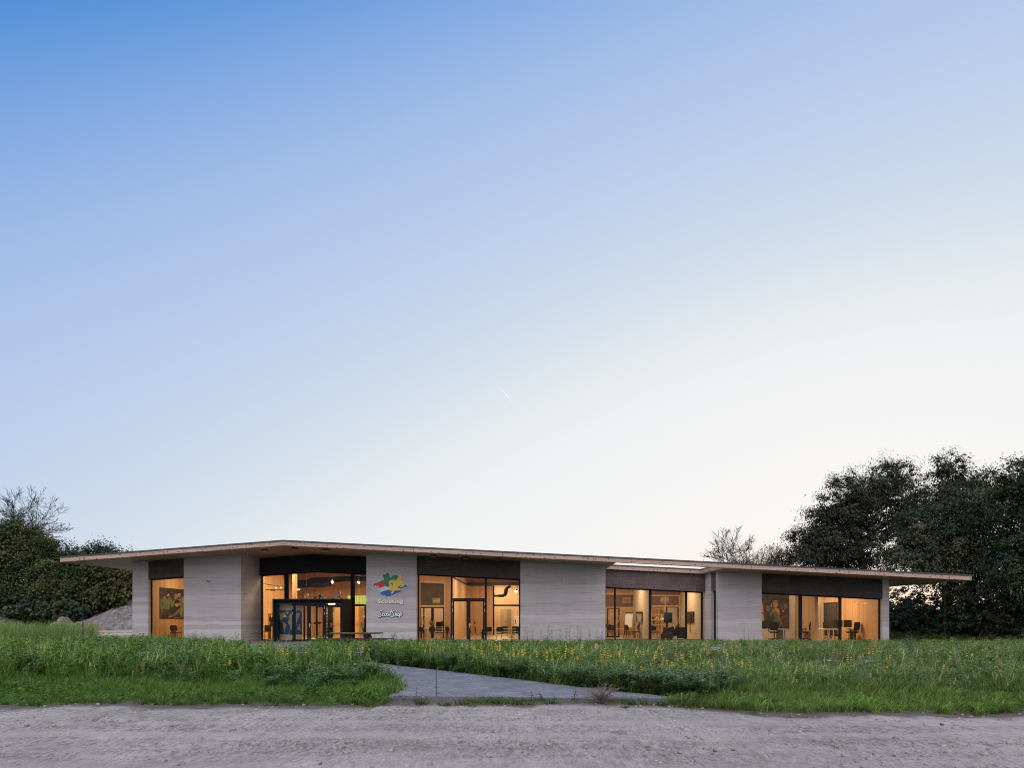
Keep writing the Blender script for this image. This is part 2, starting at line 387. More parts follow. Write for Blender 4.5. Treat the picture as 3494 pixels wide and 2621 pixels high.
# --- dark cork bands above the glazing
cb1 = lambda x: rs(x) - 1.08
cb2 = lambda x: rs(x) - 1.15
top = lambda x: rs(x) + .012
part('cladding_panel', MB().band(W1b + .002, W2a - .002, YW + .04, YW + .4, cb1, top), CORK)
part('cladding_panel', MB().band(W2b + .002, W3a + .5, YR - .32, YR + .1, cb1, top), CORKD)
part('cladding_panel', MB().band(W3b + .002, W4a - .002, YW + .04, YW + .4, cb1, top), CORK)
part('cladding_panel', MB().band(W4b + .002, W5a - .002, YR - .25, YR + .15, cb2, top), CORKR)
part('cladding_panel', MB().prism([(W5a + .03, 41.743, rs(W5a) - 1.15), (W5a + .03, 42.847, rs(W5a) - 1.15), (W5a + .03, 42.847, rs(W5a) + .01), (W5a + .03, 41.743, rs(W5a) + .01)], (.3, 0, 0)), CORKR)
part('cladding_panel', MB().band(W5b + .002, W6a - .002, YW + .04, YW + .4, cb2, top), CORK)
part('plinth_strip', MB().box(W2b + .01, W3a - .01, YR - .1, YR + .12, -.05, .06), BLACK)

# --- glazing: a black frame and one pane per field
def glazing(name, D, bars, cells, head, sill=.05, extra=(), dep=.10):
    mb = MB()
    for u0, u1 in bars:
        x0, x1 = px(u0, D), px(u1, D)
        mb.band(x0, x1, D, D + dep, lambda x: sill, lambda x: head(x) - .001)
    xa, xb = px(bars[0][0], D), px(bars[-1][1], D)
    mb.band(xa, xb, D + .004, D + dep - .004, lambda x: head(x) - .075, lambda x: head(x))
    mb.box(xa, xb, D + .004, D + dep - .004, sill - .03, sill + .05)
    for x0, x1, z0, z1 in extra: mb.box(x0, x1, D + .003, D + dep - .003, z0, z1)
    w_ = part(name, mb, BLACK)
    for u0, u1, z0, z1 in cells:
        x0, x1 = px(u0, D), px(u1, D)
        t0 = (lambda x: head(x) - .07) if z1 is None else (lambda x: z1)
        xs = [x0] + ([RIDGE] if x0 < RIDGE < x1 and z1 is None else []) + [x1]
        y = D + dep * .5
        MB().poly([(x0, y, z0), (x1, y, z0)] + [(x, y, t0(x)) for x in xs[::-1]]).build('pane', GLASS, w_)
    return w_
Dw = YW + .28
glazing('window', Dw, [(513, 517.6), (627.5, 634)], [(517, 628, .06, None)], cb1)
EZ = 2.69
glazing('window', YR, [(888, 896), (970, 984.5), (1196, 1210), (1256, 1262)],
        [(896, 970, .06, None), (984, 1196, EZ + .06, None), (1210, 1256, .06, None)], cb1, extra=[(px(984, YR), px(1196.5, YR), EZ - .04, EZ + .07)])
zt = pz(2046.5, Dw)
glazing('window', Dw, [(1426, 1430.5), (1537.5, 1544), (1654, 1660.5), (1771, 1775.5)],
        [(1430, 1538, .06, None), (1544, 1654, zt + .06, None), (1660, 1771, .06, None)], cb1, extra=[(px(1544, Dw), px(1654.5, Dw), zt - .03, zt + .07)])
glazing('window', YR + .1, [(2063, 2067), (2095, 2101), (2214, 2223), (2338, 2344.8), (2392, 2398)],
        [(2067, 2095, .06, None), (2101, 2214, .06, None), (2223, 2338, .06, None), (2344, 2392, .06, None)], cb2)
glazing('window', Dw, [(2592, 2597), (2726, 2737.5), (2862.5, 2871.5), (3000, 3004.5)],
        [(2597, 2726, .06, None), (2737, 2863, .06, None), (2871, 3000, .06, None)], cb2)
# narrow slot window in the return of the recess
hs = rs(W5a) - 1.15
mb = MB()
for y0, y1 in ((41.745, 41.80), (42.79, 42.845)): mb.box(W5a + .2, W5a + .3, y0, y1, .05, hs)
mb.box(W5a + .203, W5a + .297, 41.80, 42.79, hs - .06, hs); mb.box(W5a + .203, W5a + .297, 41.80, 42.79, .03, .1)
sw = part('window', mb, BLACK)
MB().poly([(W5a + .25, 41.8, .1), (W5a + .25, 42.79, .1), (W5a + .25, 42.79, hs - .06), (W5a + .25, 41.8, hs - .06)]).build('pane', GLASS, sw)

# --- doors
def door_leaf(x0, x1, y, z0, z1, glass=None, handle=None, hinges=None, bar=.09, botbar=.14):
    mb = MB()
    gx0, gx1 = glass or (x0 + bar, x1 - bar)
    mb.box(x0, gx0, y, y + .07, z0, z1); mb.box(gx1, x1, y, y + .07, z0, z1)
    mb.box(gx0, gx1, y + .002, y + .068, z1 - bar, z1); mb.box(gx0, gx1, y + .002, y + .068, z0, z0 + botbar)
    d = part('door', mb, BLACK)
    MB().poly([(gx0, y + .035, z0 + botbar), (gx1, y + .035, z0 + botbar), (gx1, y + .035, z1 - bar), (gx0, y + .035, z1 - bar)]).build('pane', GLASS, d)
    if handle is not None:
        hx, sgn = handle
        MB().bbox(hx - .022, hx + .022, y - .014, y - .001, .93, 1.17, .006).tube([(hx, y - .014, 1.08), (hx, y - .06, 1.08), (hx + sgn * .15, y - .06, 1.08)], .013, 8).build('handle', STEEL, d)
    if hinges is not None:
        for z in (z1 - .24, z1 - .62, z0 + .30):
            MB().tube([(hinges, y - .016, z - .09), (hinges, y - .016, z + .09)], .017, 8).build('hinge', STEEL, d)
    return d
DV = 42.0; DD = DV + .25
vx0, vx1 = px(929.6, DV), px(1170.6, DV)
# portal box in front of the entrance
mb = MB()
mb.box(vx0, vx0 + .1, DV, YR - .002, .02, EZ - .1); mb.box(vx1 - .1, vx1, DV, YR - .002, .02, EZ - .1)
mb.box(vx0, vx1, DV, YR - .002, EZ - .1, EZ)
part('entrance_portal', mb, BLACK)
ux = lambda u: px(u, DD)
zd = pz(2060, DD)
# fixed side lights and frame of the entrance screen
mb = MB()
mb.box(vx0 + .1, ux(948.8), DD - .01, DD + .08, .03, EZ - .1); mb.box(ux(1161), vx1 - .1, DD - .01, DD + .08, .03, EZ - .1)
mb.box(ux(948.8), ux(1161), DD - .008, DD + .078, zd, EZ - .1)
mb.box(ux(996.6), ux(1001), DD - .006, DD + .076, .03, zd); mb.box(ux(1106.5), ux(1111.5), DD - .006, DD + .076, .03, zd)
mb.box(ux(948.8), ux(996.6), DD - .004, DD + .074, .03, .12); mb.box(ux(1111.5), ux(1161), DD - .004, DD + .074, .03, .12)
es = part('entrance_screen', mb, BLACK)
for a, b in ((948.8, 996.6), (1111.5, 1161)):
    MB().poly([(ux(a), DD + .03, .12), (ux(b), DD + .03, .12), (ux(b), DD + .03, zd), (ux(a), DD + .03, zd)]).build('pane', GLASS, es)
door_leaf(ux(1001.3), ux(1053.5), DD, .04, zd - .004, (ux(1008), ux(1047.7)), None, ux(999.5))
door_leaf(ux(1053.8), ux(1106.2), DD, .04, zd - .004, (ux(1060), ux(1100.7)), (ux(1056.5), 1), ux(1106.5))
# inner doors of the lobby
for a, b, g in ((1077, 1124, (1083, 1118)), (1124.4, 1172, (1134, 1161))):
    sc_ = lambda u: px(u, 44.45)
    door_leaf(sc_(a), sc_(b), 44.46, .04, 2.28, (sc_(g[0]), sc_(g[1])), ((sc_(1129.5), 1) if a > 1100 else None))
# garden doors in the middle window
gx = lambda u: px(u, Dw)
zg = zt - .035
door_leaf(gx(1545), gx(1597.5), Dw + .01, .06, zg, (gx(1549.5), gx(1592)), None, gx(1543.5), botbar=.12)
door_leaf(gx(1598), gx(1653.5), Dw + .01, .06, zg, (gx(1604.8), gx(1648)), (gx(1601.5), 1), gx(1654), botbar=.12)

# --- inner walls
part('interior_wall', MB().wall(W1a + .401, W1a + .45, YW + .46, YB - .31), PINE_Y)                 # timber lining, left end
part('interior_wall', MB().wall(W6a - .05, W6a - .001, YW + .46, YB - .31), PINE_Y)                 # timber lining, right end
part('interior_wall', MB().wall(-18.4, -18.2, YW + .46, YB - .31), PINE_Y)
part('interior_wall', MB().wall(W1a + .46, -18.41, 50, 50.15), PINE_X)
part('interior_wall', MB().wall(-18.19, -8.8, 56, 56.2), PINE_X)                                    # rear of the hall
part('interior_wall', MB().wall(-8.79, -8.6, YR + .36, YB - .31), PINE_Y)
part('interior_wall', MB().wall(.25, .4, YW + .46, YB - .31), PINE_Y)
part('interior_wall', MB().wall(W4b - .4, W4b - .2, YR + .36, 51), PLASTER)
part('interior_wall', MB().wall(8.12, 8.26, YR + .21, 51.0), PLASTER)
part('interior_wall', MB().wall(11.62, 11.8, YR + .36, 58), PLASTER)
# room behind the middle window
y = 49.0
wx0, wx1, wz0 = px(1430, y), px(1519, y), .04
part('interior_wall', MB().wall(-8.59, px(1431.5, y), y, y + .15).band(px(1431.5, y), px(1519.5, y), y, y + .15, lambda x: pz(1984, y) - .0508 * (x - wx0), lambda x: rs(x) + .01)
     .wall(px(1519.5, y), -4.9, y, y + .15), PINE_X)
part('interior_wall', MB().wall(-5.0, -4.86, 46.0, 57.5), PINE_P)
part('interior_wall', MB().wall(-4.99, px(1682, 57.5), 57.5, 57.7).wall(px(1682, 57.5), .24, 57.5, 57.7, z0=pz(1993, 57.5)), PINE_X)
part('interior_wall', MB().wall(-8.59, .24, 62.5, 62.7), PINE_P)
part('interior_wall', MB().wall(-8.59, -5.01, 53, 53.15), PLASTER)
# inner window of that room: pale frame, dark upper pane, black lower frame
hz = lambda x: pz(1985, y) - .0508 * (x - wx0)
mid = pz(2069, y)
mb = MB(); 
for a, b in ((1431.5, 1434.5), (1516, 1519.3)): mb.band(px(a, y), px(b, y), y - .02, y + .1, lambda x: .05, lambda x: hz(x) - .001)
mb.band(px(1434.5, y), px(1516, y), y - .018, y + .098, lambda x: hz(x) - .07, hz); mb.box(px(1434.5, y), px(1516, y), y - .018, y + .098, mid - .06, mid + .06)
iw = part('interior_window', mb, PINE_P)
DARKG = basic('smoked pane', (.09, .075, .05), .15, .3, 2)
MB().poly([(px(1434.5, y), y + .04, mid + .06), (px(1516, y), y + .04, mid + .06), (px(1516, y), y + .04, hz(px(1516, y)) - .07), (px(1434.5, y), y + .04, hz(px(1434.5, y)) - .07)]).build('pane', DARKG, iw)
mb = MB()
for a, b in ((1434.6, 1437), (1444, 1448), (1471, 1480), (1512, 1515.8)): mb.box(px(a, y), px(b, y), y, y + .06, .05, mid - .061)
mb.box(px(1434.6, y), px(1515.8, y), y + .003, y + .057, mid - .15, mid - .061)
mb.build('sash', BLACK, iw)
def vent(u0, u1, v0, v1, D, parent, mat=PINE_P):
    mb = MB(); x0, x1, z1, z0 = px(u0, D), px(u1, D), pz(v0, D), pz(v1, D)
    mb.box(x0, x0 + .04, D - .03, D, z0, z1); mb.box(x1 - .04, x1, D - .03, D, z0, z1)
    n = 5; h = (z1 - z0) / (2 * n - 1)
    for i in range(n): mb.box(x0 + .041, x1 - .041, D - .028, D - .002, z0 + 2 * i * h, z0 + (2 * i + 1) * h)
    return mb.build('vent_grille', mat, parent)
vent(1476.5, 1502, 2042, 2060, y - .0, iw)
# trefoil outline on the lower sash
mb = MB(); c = P(1449, 2122, y - .01)
for ang in (100, 20, 200):
    a = R(ang); q = c + Vector((math.cos(a) * .27, 0, math.sin(a) * .27))
    mb.tube([q + Vector((math.cos(t) * .17, -.005, math.sin(t) * .17)) for t in [2 * math.pi * i / 14 for i in range(15)]], .016, 5, cap=False)
mb.tube([c + Vector((0, -.005, -.1)), c + Vector((.02, -.005, -.7))], .018, 5)
mb.build('trefoil_marking', PINE_P, iw)
# inner doors, plain leaves
def plain_door(u0, u1, v0, D, mat, hu=None, fr=None):
    d = MB().bbox(px(u0, D), px(u1, D), D - .05, D - .005, .05, pz(v0, D), .006).build('interior_door', mat, bld)
    if fr:
        MB().box(px(u0, D) - .08, px(u0, D) - .003, D - .06, D - .004, .05, pz(v0, D) + .08).box(px(u1, D) + .003, px(u1, D) + .08, D - .06, D - .004, .05, pz(v0, D) + .08).box(px(u0, D) - .003, px(u1, D) + .003, D - .06, D - .004, pz(v0, D) + .004, pz(v0, D) + .08).build('door_frame', fr, d)
    if hu: 
        hx = px(hu, D)
        MB().box(hx - .02, hx + .02, D - .066, D - .051, .98, 1.2).tube([(hx, D - .06, 1.12), (hx, D - .11, 1.12), (hx + .14, D - .11, 1.12)], .014, 6).build('handle', BLACKP, d)
    return d
DOORW = basic('orange veneer', (.50, .29, .14), .45, .06, 3)
DOORG = basic('ochre door', (.42, .31, .17), .5, .06, 3)
plain_door(1616.5, 1646, 2071, 57.5, DOORW, 1619)
plain_door(1707.5, 1728.5, 2079.5, 62.5, DOORG, 1726)
MB().bbox(px(1729.5, 62.5), px(1744, 62.5), 62.44, 62.495, .05, pz(2079.5, 62.5), .006).build('interior_door', basic('grey leaf', (.25, .22, .17), .5), bld)
# recess rooms: back walls with timber frames
y = 51.0
UMB = basic('umber panel', (.17, .085, .06), .6, .12, 3)
part('interior_wall', MB().wall(W4b - .19, 8.11, y, y + .15, z0=pz(1928, y) - .4).box(W4b - .19, 8.11, y + .02, y + .1, pz(2072, y), pz(2031, y)), UMB)
part('interior_wall', MB().wall(8.27, 11.61, y, y + .15, z0=pz(2031, y)).box(8.27, 11.61, y + .02, y + .1, pz(2069, y), pz(2034, y)), UMB)
part('interior_wall', MB().wall(W4b - .19, 11.61, 57.8, 58), PINE_X)
mb = MB()
for a, b in ((2069, 2071), (2114.5, 2116.5)): mb.box(px(a, y), px(b, y), y - .03, y + .08, .05, pz(2074, y))
mb.box(W4b - .18, 8.10, y - .03, y + .08, pz(2075, y), pz(2072, y)); mb.box(W4b - .18, 8.10, y - .03, y + .08, pz(2029, y), pz(2025, y))
for a, b in ((2268, 2272), (2316, 2320)): mb.box(px(a, y), px(b, y), y - .03, y + .08, .05, pz(2034, y))
mb.box(8.27, 11.61, y - .028, y + .078, pz(2071.5, y), pz(2067.5, y)); mb.box(8.27, 11.61, y - .028, y + .078, pz(2035, y), pz(2031, y))
fr2 = part('interior_frame', mb, PINE_P)
vent(2124.5, 2151, 2040, 2058, y + .01, fr2); vent(2254, 2281, 2039, 2057, y + .01, fr2)
def frame_door(u0, u1, v0, y, ring=None, pane_mat=GLASS):
    x0, x1, z1 = px(u0, y), px(u1, y), pz(v0, y)
    d = MB().box(x0, x0 + .08, y - .02, y + .05, .05, z1).box(x1 - .08, x1, y - .02, y + .05, .05, z1).box(x0 + .081, x1 - .081, y - .018, y + .048, z1 - .08, z1).box(x0 + .081, x1 - .081, y - .018, y + .048, .05, .15).build('interior_door', BLACK, bld)
    MB().poly([(x0 + .08, y + .015, .15), (x1 - .08, y + .015, .15), (x1 - .08, y + .015, z1 - .08), (x0 + .08, y + .015, z1 - .08)]).build('pane', pane_mat, d)
    if ring: ring(d)
    return d
def circ(c, r, n=28, a0=0, a1=2 * math.pi, sx=1): return [(c[0] + math.cos(a0 + (a1 - a0) * i / n) * r * sx, c[1], c[2] + math.sin(a0 + (a1 - a0) * i / n) * r) for i in range(n + 1)]
EMB = basic('pale emblem film', (.62, .5, .32), .6, .05)
def compass(d):
    c = P(2095, 2113, y - .025); mb = MB()
    mb.tube(circ(c, .40), .018, 5, cap=False).tube(circ(c, .30), .022, 5, cap=False)
    mb.tube([c + Vector((-.14, 0, -.16)), c + Vector((0, 0, .2)), c + Vector((.14, 0, -.16)), c + Vector((0, 0, -.06)), c + Vector((-.14, 0, -.16))], .016, 5)
    mb.tube([c + Vector((-.4, 0, 0)), c + Vector((-.24, 0, 0))], .016, 5)
    mb.build('compass_marking', EMB, d)
def globe(d):
    c = P(2296, 2117, y - .025); mb = MB(); r = .40
    mb.tube(circ(c, r), .017, 5, cap=False).tube(circ(c, r, sx=.45), .014, 5, cap=False)
    mb.tube([c + Vector((-r, 0, 0)), c + Vector((r, 0, 0))], .014, 5).tube([c + Vector((0, 0, -r)), c + Vector((0, 0, r))], .014, 5)
    for s_ in (-1, 1): mb.tube([c + Vector((-r * .85, 0, s_ * r * .5)), c + Vector((0, 0, s_ * r * .4)), c + Vector((r * .85, 0, s_ * r * .5))], .012, 5)
    mb.build('globe_marking', EMB, d)
frame_door(2072, 2113.5, 2075, y, compass); frame_door(2273, 2315.5, 2071, y, globe)
# right end room
y = 46.2
part('interior_wall', MB().wall(11.81, px(2714, y), y, y + .2), PLASTER)
part('interior_wall', MB().wall(px(2715, y), px(2726, y), 43.2, y + .2), PINE_Y)
part('interior_wall', MB().wall(px(2727, 49.2), W6a - .06, 49.2, 49.4), PLASTER)
plain_door(2754.5, 2794, 2067, 49.19, DOORW, None, PINE_P)
# dark glazed opening in the right end wall
x = W6a - .06
mb = MB(); z0, z1 = pz(2170, 48), pz(2057, 48)
mb.box(x - .03, x, 47.0, 47.08, z0, z1).box(x - .03, x, 49.05, 49.13, z0, z1).box(x - .028, x, 47.081, 49.049, z1 - .08, z1).box(x - .028, x, 47.081, 49.049, z0, z0 + .08)
dw = part('interior_window', mb, BLACK)
MB().poly([(x - .012, 47.08, z0 + .08), (x - .012, 49.05, z0 + .08), (x - .012, 49.05, z1 - .08), (x - .012, 47.08, z1 - .08)]).build('pane', basic('dusky pane', (.025, .03, .032), .1), dw)
# green tiles and timber counter at the right of the hall
y = 50.5
TILE = NT('green wall tile'); br = TILE.n('TexBrick'); TILE.l(TILE.coords((1, 1, 1), rot=(R(90), 0, 0)), br.inputs['Vector'])
br.inputs['Scale'].default_value = 1; br.inputs['Brick Width'].default_value = .22; br.inputs['Row Height'].default_value = .5; br.offset = 0; br.inputs['Mortar Size'].default_value = .012
br.inputs['Color1'].default_value = (.26, .42, .13, 1); br.inputs['Color2'].default_value = (.30, .46, .16, 1); br.inputs['Mortar'].default_value = (.12, .2, .07, 1)
TILE.l(br.outputs['Color'], TILE.b.inputs['Base Color']); TILE.b.inputs['Roughness'].default_value = .35
part('tiled_band', MB().box(px(1186, y), px(1272, y), y, y + .08, pz(2073, y), pz(2034, y)), TILE.mat)
part('interior_wall', MB().box(px(1150, y), px(1231.5, y), y - .7, y - .5, .04, pz(2056, y)), wood('orange boards', (.52, .31, .12), .22, 2, 0))
# round timber column and beam
part('column', MB().lathe([(.17, .04), (.17, rs(-15.6) + .01)], (px(1005.5, 47.5), 47.5, 0), 20), PINE_X)
part('beam', MB().band(-18.19, -8.8, 51, 51.35, lambda x: rs(x) - .55, lambda x: rs(x) + .01), PINE_P)
part('beam', MB().box(-4.85, .24, 57.2, 57.49, pz(1999, 57.4), pz(1988, 57.4)), BLACKP)
part('pipe', MB().tube([(-4.8, 46.0, pz(1970, 46)), (-4.8, 57.2, pz(1970, 46))], .045, 8), BLACKP)
part('door_frame', MB().box(px(1682, 57.5), px(1686.5, 57.5), 57.45, 57.75, .04, pz(1993, 57.5)).box(px(1686.5, 57.5), .24, 57.46, 57.74, pz(2069.5, 57.5), pz(2064, 57.5)), BLACK)

# ------------------------------------------------------------------ ceiling lamps, fixtures made up and added to light the rooms
WARM = (1.0, .69, .37)
def area(x, y, z, sx, sy, W, col=WARM, tilt=None):
    l = bpy.data.lights.new('lamp_light', 'AREA'); l.shape = 'RECTANGLE'; l.size = sx; l.size_y = sy; l.energy = W; l.color = col
    o = bpy.data.objects.new('lamp_light', l); COL.objects.link(o); o.location = (x, y, z)
    return o
def added_ceiling_lamp(x, y, W, label, sx=1.6, sy=.35, z=None, group=None):
    z = (rs(x) - .25) if z is None else z
    t = thing('added_ceiling_lamp', label, 'lamp', (x, y, z), group)
    MB().bbox(x - sx / 2, x + sx / 2, y - sy / 2, y + sy / 2, z, z + .08, .01).tube([(x - sx * .4, y, z + .08), (x - sx * .4, y, rs(x) + .01)], .008, 5).tube([(x + sx * .4, y, z + .08), (x + sx * .4, y, rs(x) + .01)], .008, 5).build('housing', WHITE, t)
    MB().poly([(x - sx / 2 + .02, y - sy / 2 + .02, z - .004), (x + sx / 2 - .02, y - sy / 2 + .02, z - .004), (x + sx / 2 - .02, y + sy / 2 - .02, z - .004), (x - sx / 2 + .02, y + sy / 2 - .02, z - .004)]).build('diffuser', LAMPC, t)
    a = area(x, y, z - .02, sx, sy, W); a.parent = t; a.location = (0, 0, -.02)
    return t
GLAMP = 'slim white lamps added under the ceiling to light the rooms'
LL = 'slim white ceiling lamp added inside the building to light the rooms'
LK = .74
for x, y, W in ((-20.8, 45.0, 210), (-14.0, 48.4, 330), (-10.8, 47.5, 300), (-16.3, 46.2, 240), (-14.5, 50.2, 200), (-6.6, 45.4, 260), (-2.6, 48.0, 260), (-2.2, 54, 200), (-2.0, 60.5, 330), (-6.9, 51, 170),
                (6.4, 47.5, 200), (9.9, 47.5, 210), (8, 54.5, 220), (14.5, 44.2, 200), (19.0, 45.0, 280), (19.6, 47.9, 130)):
    added_ceiling_lamp(x, y, W * LK, LL, group=GLAMP)
# ================================================================== fittings on the outside
def soffit_hit(u, v):
    D = 40.0
    for _ in range(40):
        D = (rs(px(u, D)) - EYE) * F / (V0 - v)
    return D
for i, (u, v, lab) in enumerate(((904, 1875.5, 'round grey soffit lamp left of the roof ridge above the entrance'), (1006, 1869.5, 'round grey soffit lamp just right of the roof ridge'),
                     (1111.5, 1874.3, 'round grey soffit lamp above the right side of the entrance'), (1480, 1894.5, 'first round soffit lamp from the emblem wall, over the middle window'),
                     (1589.5, 1900.5, 'round soffit lamp halfway along the middle window'), (1699, 1906.3, 'round soffit lamp over the right end of the middle window'))):
    D = soffit_hit(u, v); x = px(u, D); z = rs(x)
    t = thing('soffit_lamp', lab, 'lamp', (x, D, z), 'round lamps under the eaves')
    MB().lathe([(.17, -.012), (.20, -.02), (.20, -.09), (.185, -.10)], (x, D, z), 24).build('housing', basic('lamp housing', (.045, .05, .055), .4), t)
    MB().lathe([(.183, -.101), (.17, -.115), (.02, -.12)], (x, D, z), 24).build('diffuser', basic('frosted diffuser', (.45, .47, .5), .5), t)

RUST = basic('rusty chain', (.05, .035, .028), .6, .3, metal=.6)
ZINC = basic('zinc', (.35, .36, .37), .4, .1, metal=.7)
def rain_chain(u, v, lab):
    D = soffit_hit(u, v); x = px(u, D); z = rs(x)
    t = thing('rain_chain', lab, 'rain chain', (x, D, 0))
    MB().lathe([(.10, z - .012), (.10, z - .19), (.05, z - .24), (.05, z - .27)], (x, D, 0), 14).build('outlet', ZINC, t)
    mb = MB(); n = int((z - .3) / .10)
    for i in range(n):
        zz = z - .30 - i * .10
        a = (i % 2) * math.pi / 2
        mb.tube([(x + math.cos(a) * math.cos(q) * .045, D + math.sin(a) * math.cos(q) * .032, zz + math.sin(q) * .06) for q in [2 * math.pi * k / 8 for k in range(9)]], .011, 5, cap=False)
    mb.build('chain', RUST, t)
rain_chain(283, 1922, 'rusty rain chain hanging from the left eave in front of the earth heap')
rain_chain(3223, 1983, 'thin rain chain hanging from the right eave before the dark trees')
for u, v, lab, r in ((713, 1985, 'small black bar sticking out of the wide wall left of the entrance', 1), (1914.5, 1979.5, 'tiny black hook on the wall panel right of the middle window', 0)):
    q = P(u, v, YW)
    mb = MB()
    if r: mb.tube([q + Vector((-.10, -.09, .03)), q + Vector((.10, -.09, -.03))], .022, 8).tube([q + Vector((0, -.09, 0)), q + Vector((0, .004, 0))], .012, 6)
    else: mb.tube([q + Vector((.02, .004, .04)), q + Vector((.02, -.06, .04)), q + Vector((0, -.06, -.06))], .018, 8)
    tag(mb.build('wall_hook', BLACKP, at=q), lab, 'wall hook')

# ------------------------------------------------------------------ emblem and lettering on the wall
ex = lambda x: 1230 + x * .15072
ey = lambda y: 1900 + y * .15069
def E3(x, y, off): q = P(ex(x), ey(y), YW); q.y = YW - off; return q
def smooth(pts, k=4):                                            # closed Catmull-Rom
    n = len(pts); o = []
    for i in range(n):
        p0, p1, p2, p3 = (np.array(pts[(i + j) % n], float) for j in (-1, 0, 1, 2))
        for s_ in range(k):
            t = s_ / k
            o.append(tuple(.5 * ((2 * p1) + (-p0 + p2) * t + (2 * p0 - 5 * p1 + 4 * p2 - p3) * t * t + (-p0 + 3 * p1 - 3 * p2 + p3) * t ** 3)))
    return o
def open_smooth(pts, k=5):
    q = [pts[0]] + list(pts) + [pts[-1]]; o = []
    for i in range(1, len(q) - 2):
        p0, p1, p2, p3 = (np.array(q[i + j], float) for j in (-1, 0, 1, 2))
        for s_ in range(k):
            t = s_ / k
            o.append(tuple(.5 * ((2 * p1) + (-p0 + p2) * t + (2 * p0 - 5 * p1 + 4 * p2 - p3) * t * t + (-p0 + 3 * p1 - 3 * p2 + p3) * t ** 3)))
    return o + [tuple(pts[-1])]
EM_WHITE = basic('emblem white', (.50, .56, .60), .4, .03)
EM = {'red': basic('emblem red', (.52, .018, .022), .4, .05), 'green': basic('emblem green', (.004, .15, .07), .4, .05), 'blue': basic('emblem blue', (.008, .085, .36), .4, .05),
      'yellow': basic('emblem yellow', (.66, .48, .03), .4, .05), 'lime': basic('emblem lime', (.03, .3, .06), .4, .05), 'white': EM_WHITE}
t = thing('emblem_sign', 'raised emblem with green clover, gold lily and red, white and blue strokes on the wall', 'sign', P(1331, 2039, YW))
def plate(name, pts, a, b, mat, k=3):
    q = smooth(pts, k) if k else pts
    return MB().prism([E3(x, y, a) for x, y in q], (0, -(b - a), 0)).build(name, mat, t)
plate('backing_plate', [(275, 640), (300, 605), (380, 570), (465, 538), (530, 510), (512, 460), (506, 410), (530, 392), (573, 390), (580, 370), (602, 354), (628, 362), (657, 402), (682, 466), (715, 432), (760, 408), (812, 406), (852, 430), (867, 462), (895, 436), (932, 396), (948, 440), (948, 500), (932, 560), (965, 577), (992, 588), (1008, 628), (1050, 625), (1078, 655), (1062, 688), (1012, 718), (967, 743), (924, 767), (928, 802), (890, 833), (800, 869), (700, 909), (640, 914), (580, 926), (545, 889), (500, 894), (478, 873), (438, 853), (436, 820), (468, 790), (430, 784), (402, 757), (406, 728), (418, 705), (380, 688), (355, 693), (308, 693), (278, 668)], -.002, .045, EM_WHITE, 2)
plate('red_stroke', [(291, 640), (310, 613), (390, 583), (465, 563), (510, 600), (575, 632), (576, 664), (440, 713), (423, 688), (390, 668), (362, 678), (342, 655), (325, 676), (295, 664)], .044, .050, EM['red'])
plate('blue_stroke', [(640, 752), (700, 768), (830, 768), (915, 768), (913, 798), (880, 818), (790, 853), (690, 892), (630, 902), (580, 912), (556, 872), (505, 878), (482, 858), (452, 845), (452, 820), (490, 798)], .044, .050, EM['blue'])
plate('blue_stroke', [(842, 705), (900, 667), (1000, 655), (1012, 642), (1048, 641), (1063, 660), (1050, 680), (1000, 703), (950, 722), (950, 742), (905, 758), (850, 745)], .044, .0505, EM['blue'])
plate('green_clover', [(470, 562), (490, 538), (545, 520), (521, 470), (516, 412), (535, 401), (580, 399), (586, 377), (605, 363), (629, 373), (654, 415), (680, 482), (720, 442), (770, 417), (818, 417), (848, 440), (858, 482), (840, 560), (780, 530), (700, 530), (655, 580), (640, 615), (665, 645), (650, 680), (610, 690), (578, 664), (580, 635), (520, 620), (482, 595)], .0505, .056, EM['green'])
plate('gold_lily', [(634, 606), (655, 565), (690, 538), (750, 525), (785, 540), (805, 580), (818, 535), (870, 460), (934, 404), (944, 450), (938, 520), (892, 595), (950, 582), (988, 597), (1002, 640), (980, 680), (930, 697), (900, 690), (942, 670), (925, 656), (870, 672), (842, 700), (872, 722), (935, 726), (900, 758), (850, 770), (804, 757), (780, 785), (694, 869), (718, 772), (690, 776), (655, 750), (640, 700), (665, 650), (715, 632), (722, 605), (695, 606), (668, 622)], .056, .063, EM['yellow'])
plate('red_stroke', [(785, 505), (805, 498), (828, 515), (820, 524), (800, 512)], .056, .0605, EM['red'])
plate('pale_drop', [(700, 640), (735, 605), (758, 640), (768, 670), (748, 697), (728, 670), (722, 640)], .063, .066, EM_WHITE)
plate('green_stem', [(688, 620), (705, 595), (722, 598), (738, 625), (728, 690), (720, 640)], .063, .068, EM['green'])
plate('red_stroke', [(690, 615), (697, 600), (708, 605), (703, 622)], .068, .070, EM['red'], 2)
plate('green_stem', [(655, 795), (672, 775), (690, 780), (672, 808), (658, 808)], .0505, .056, EM['lime'])

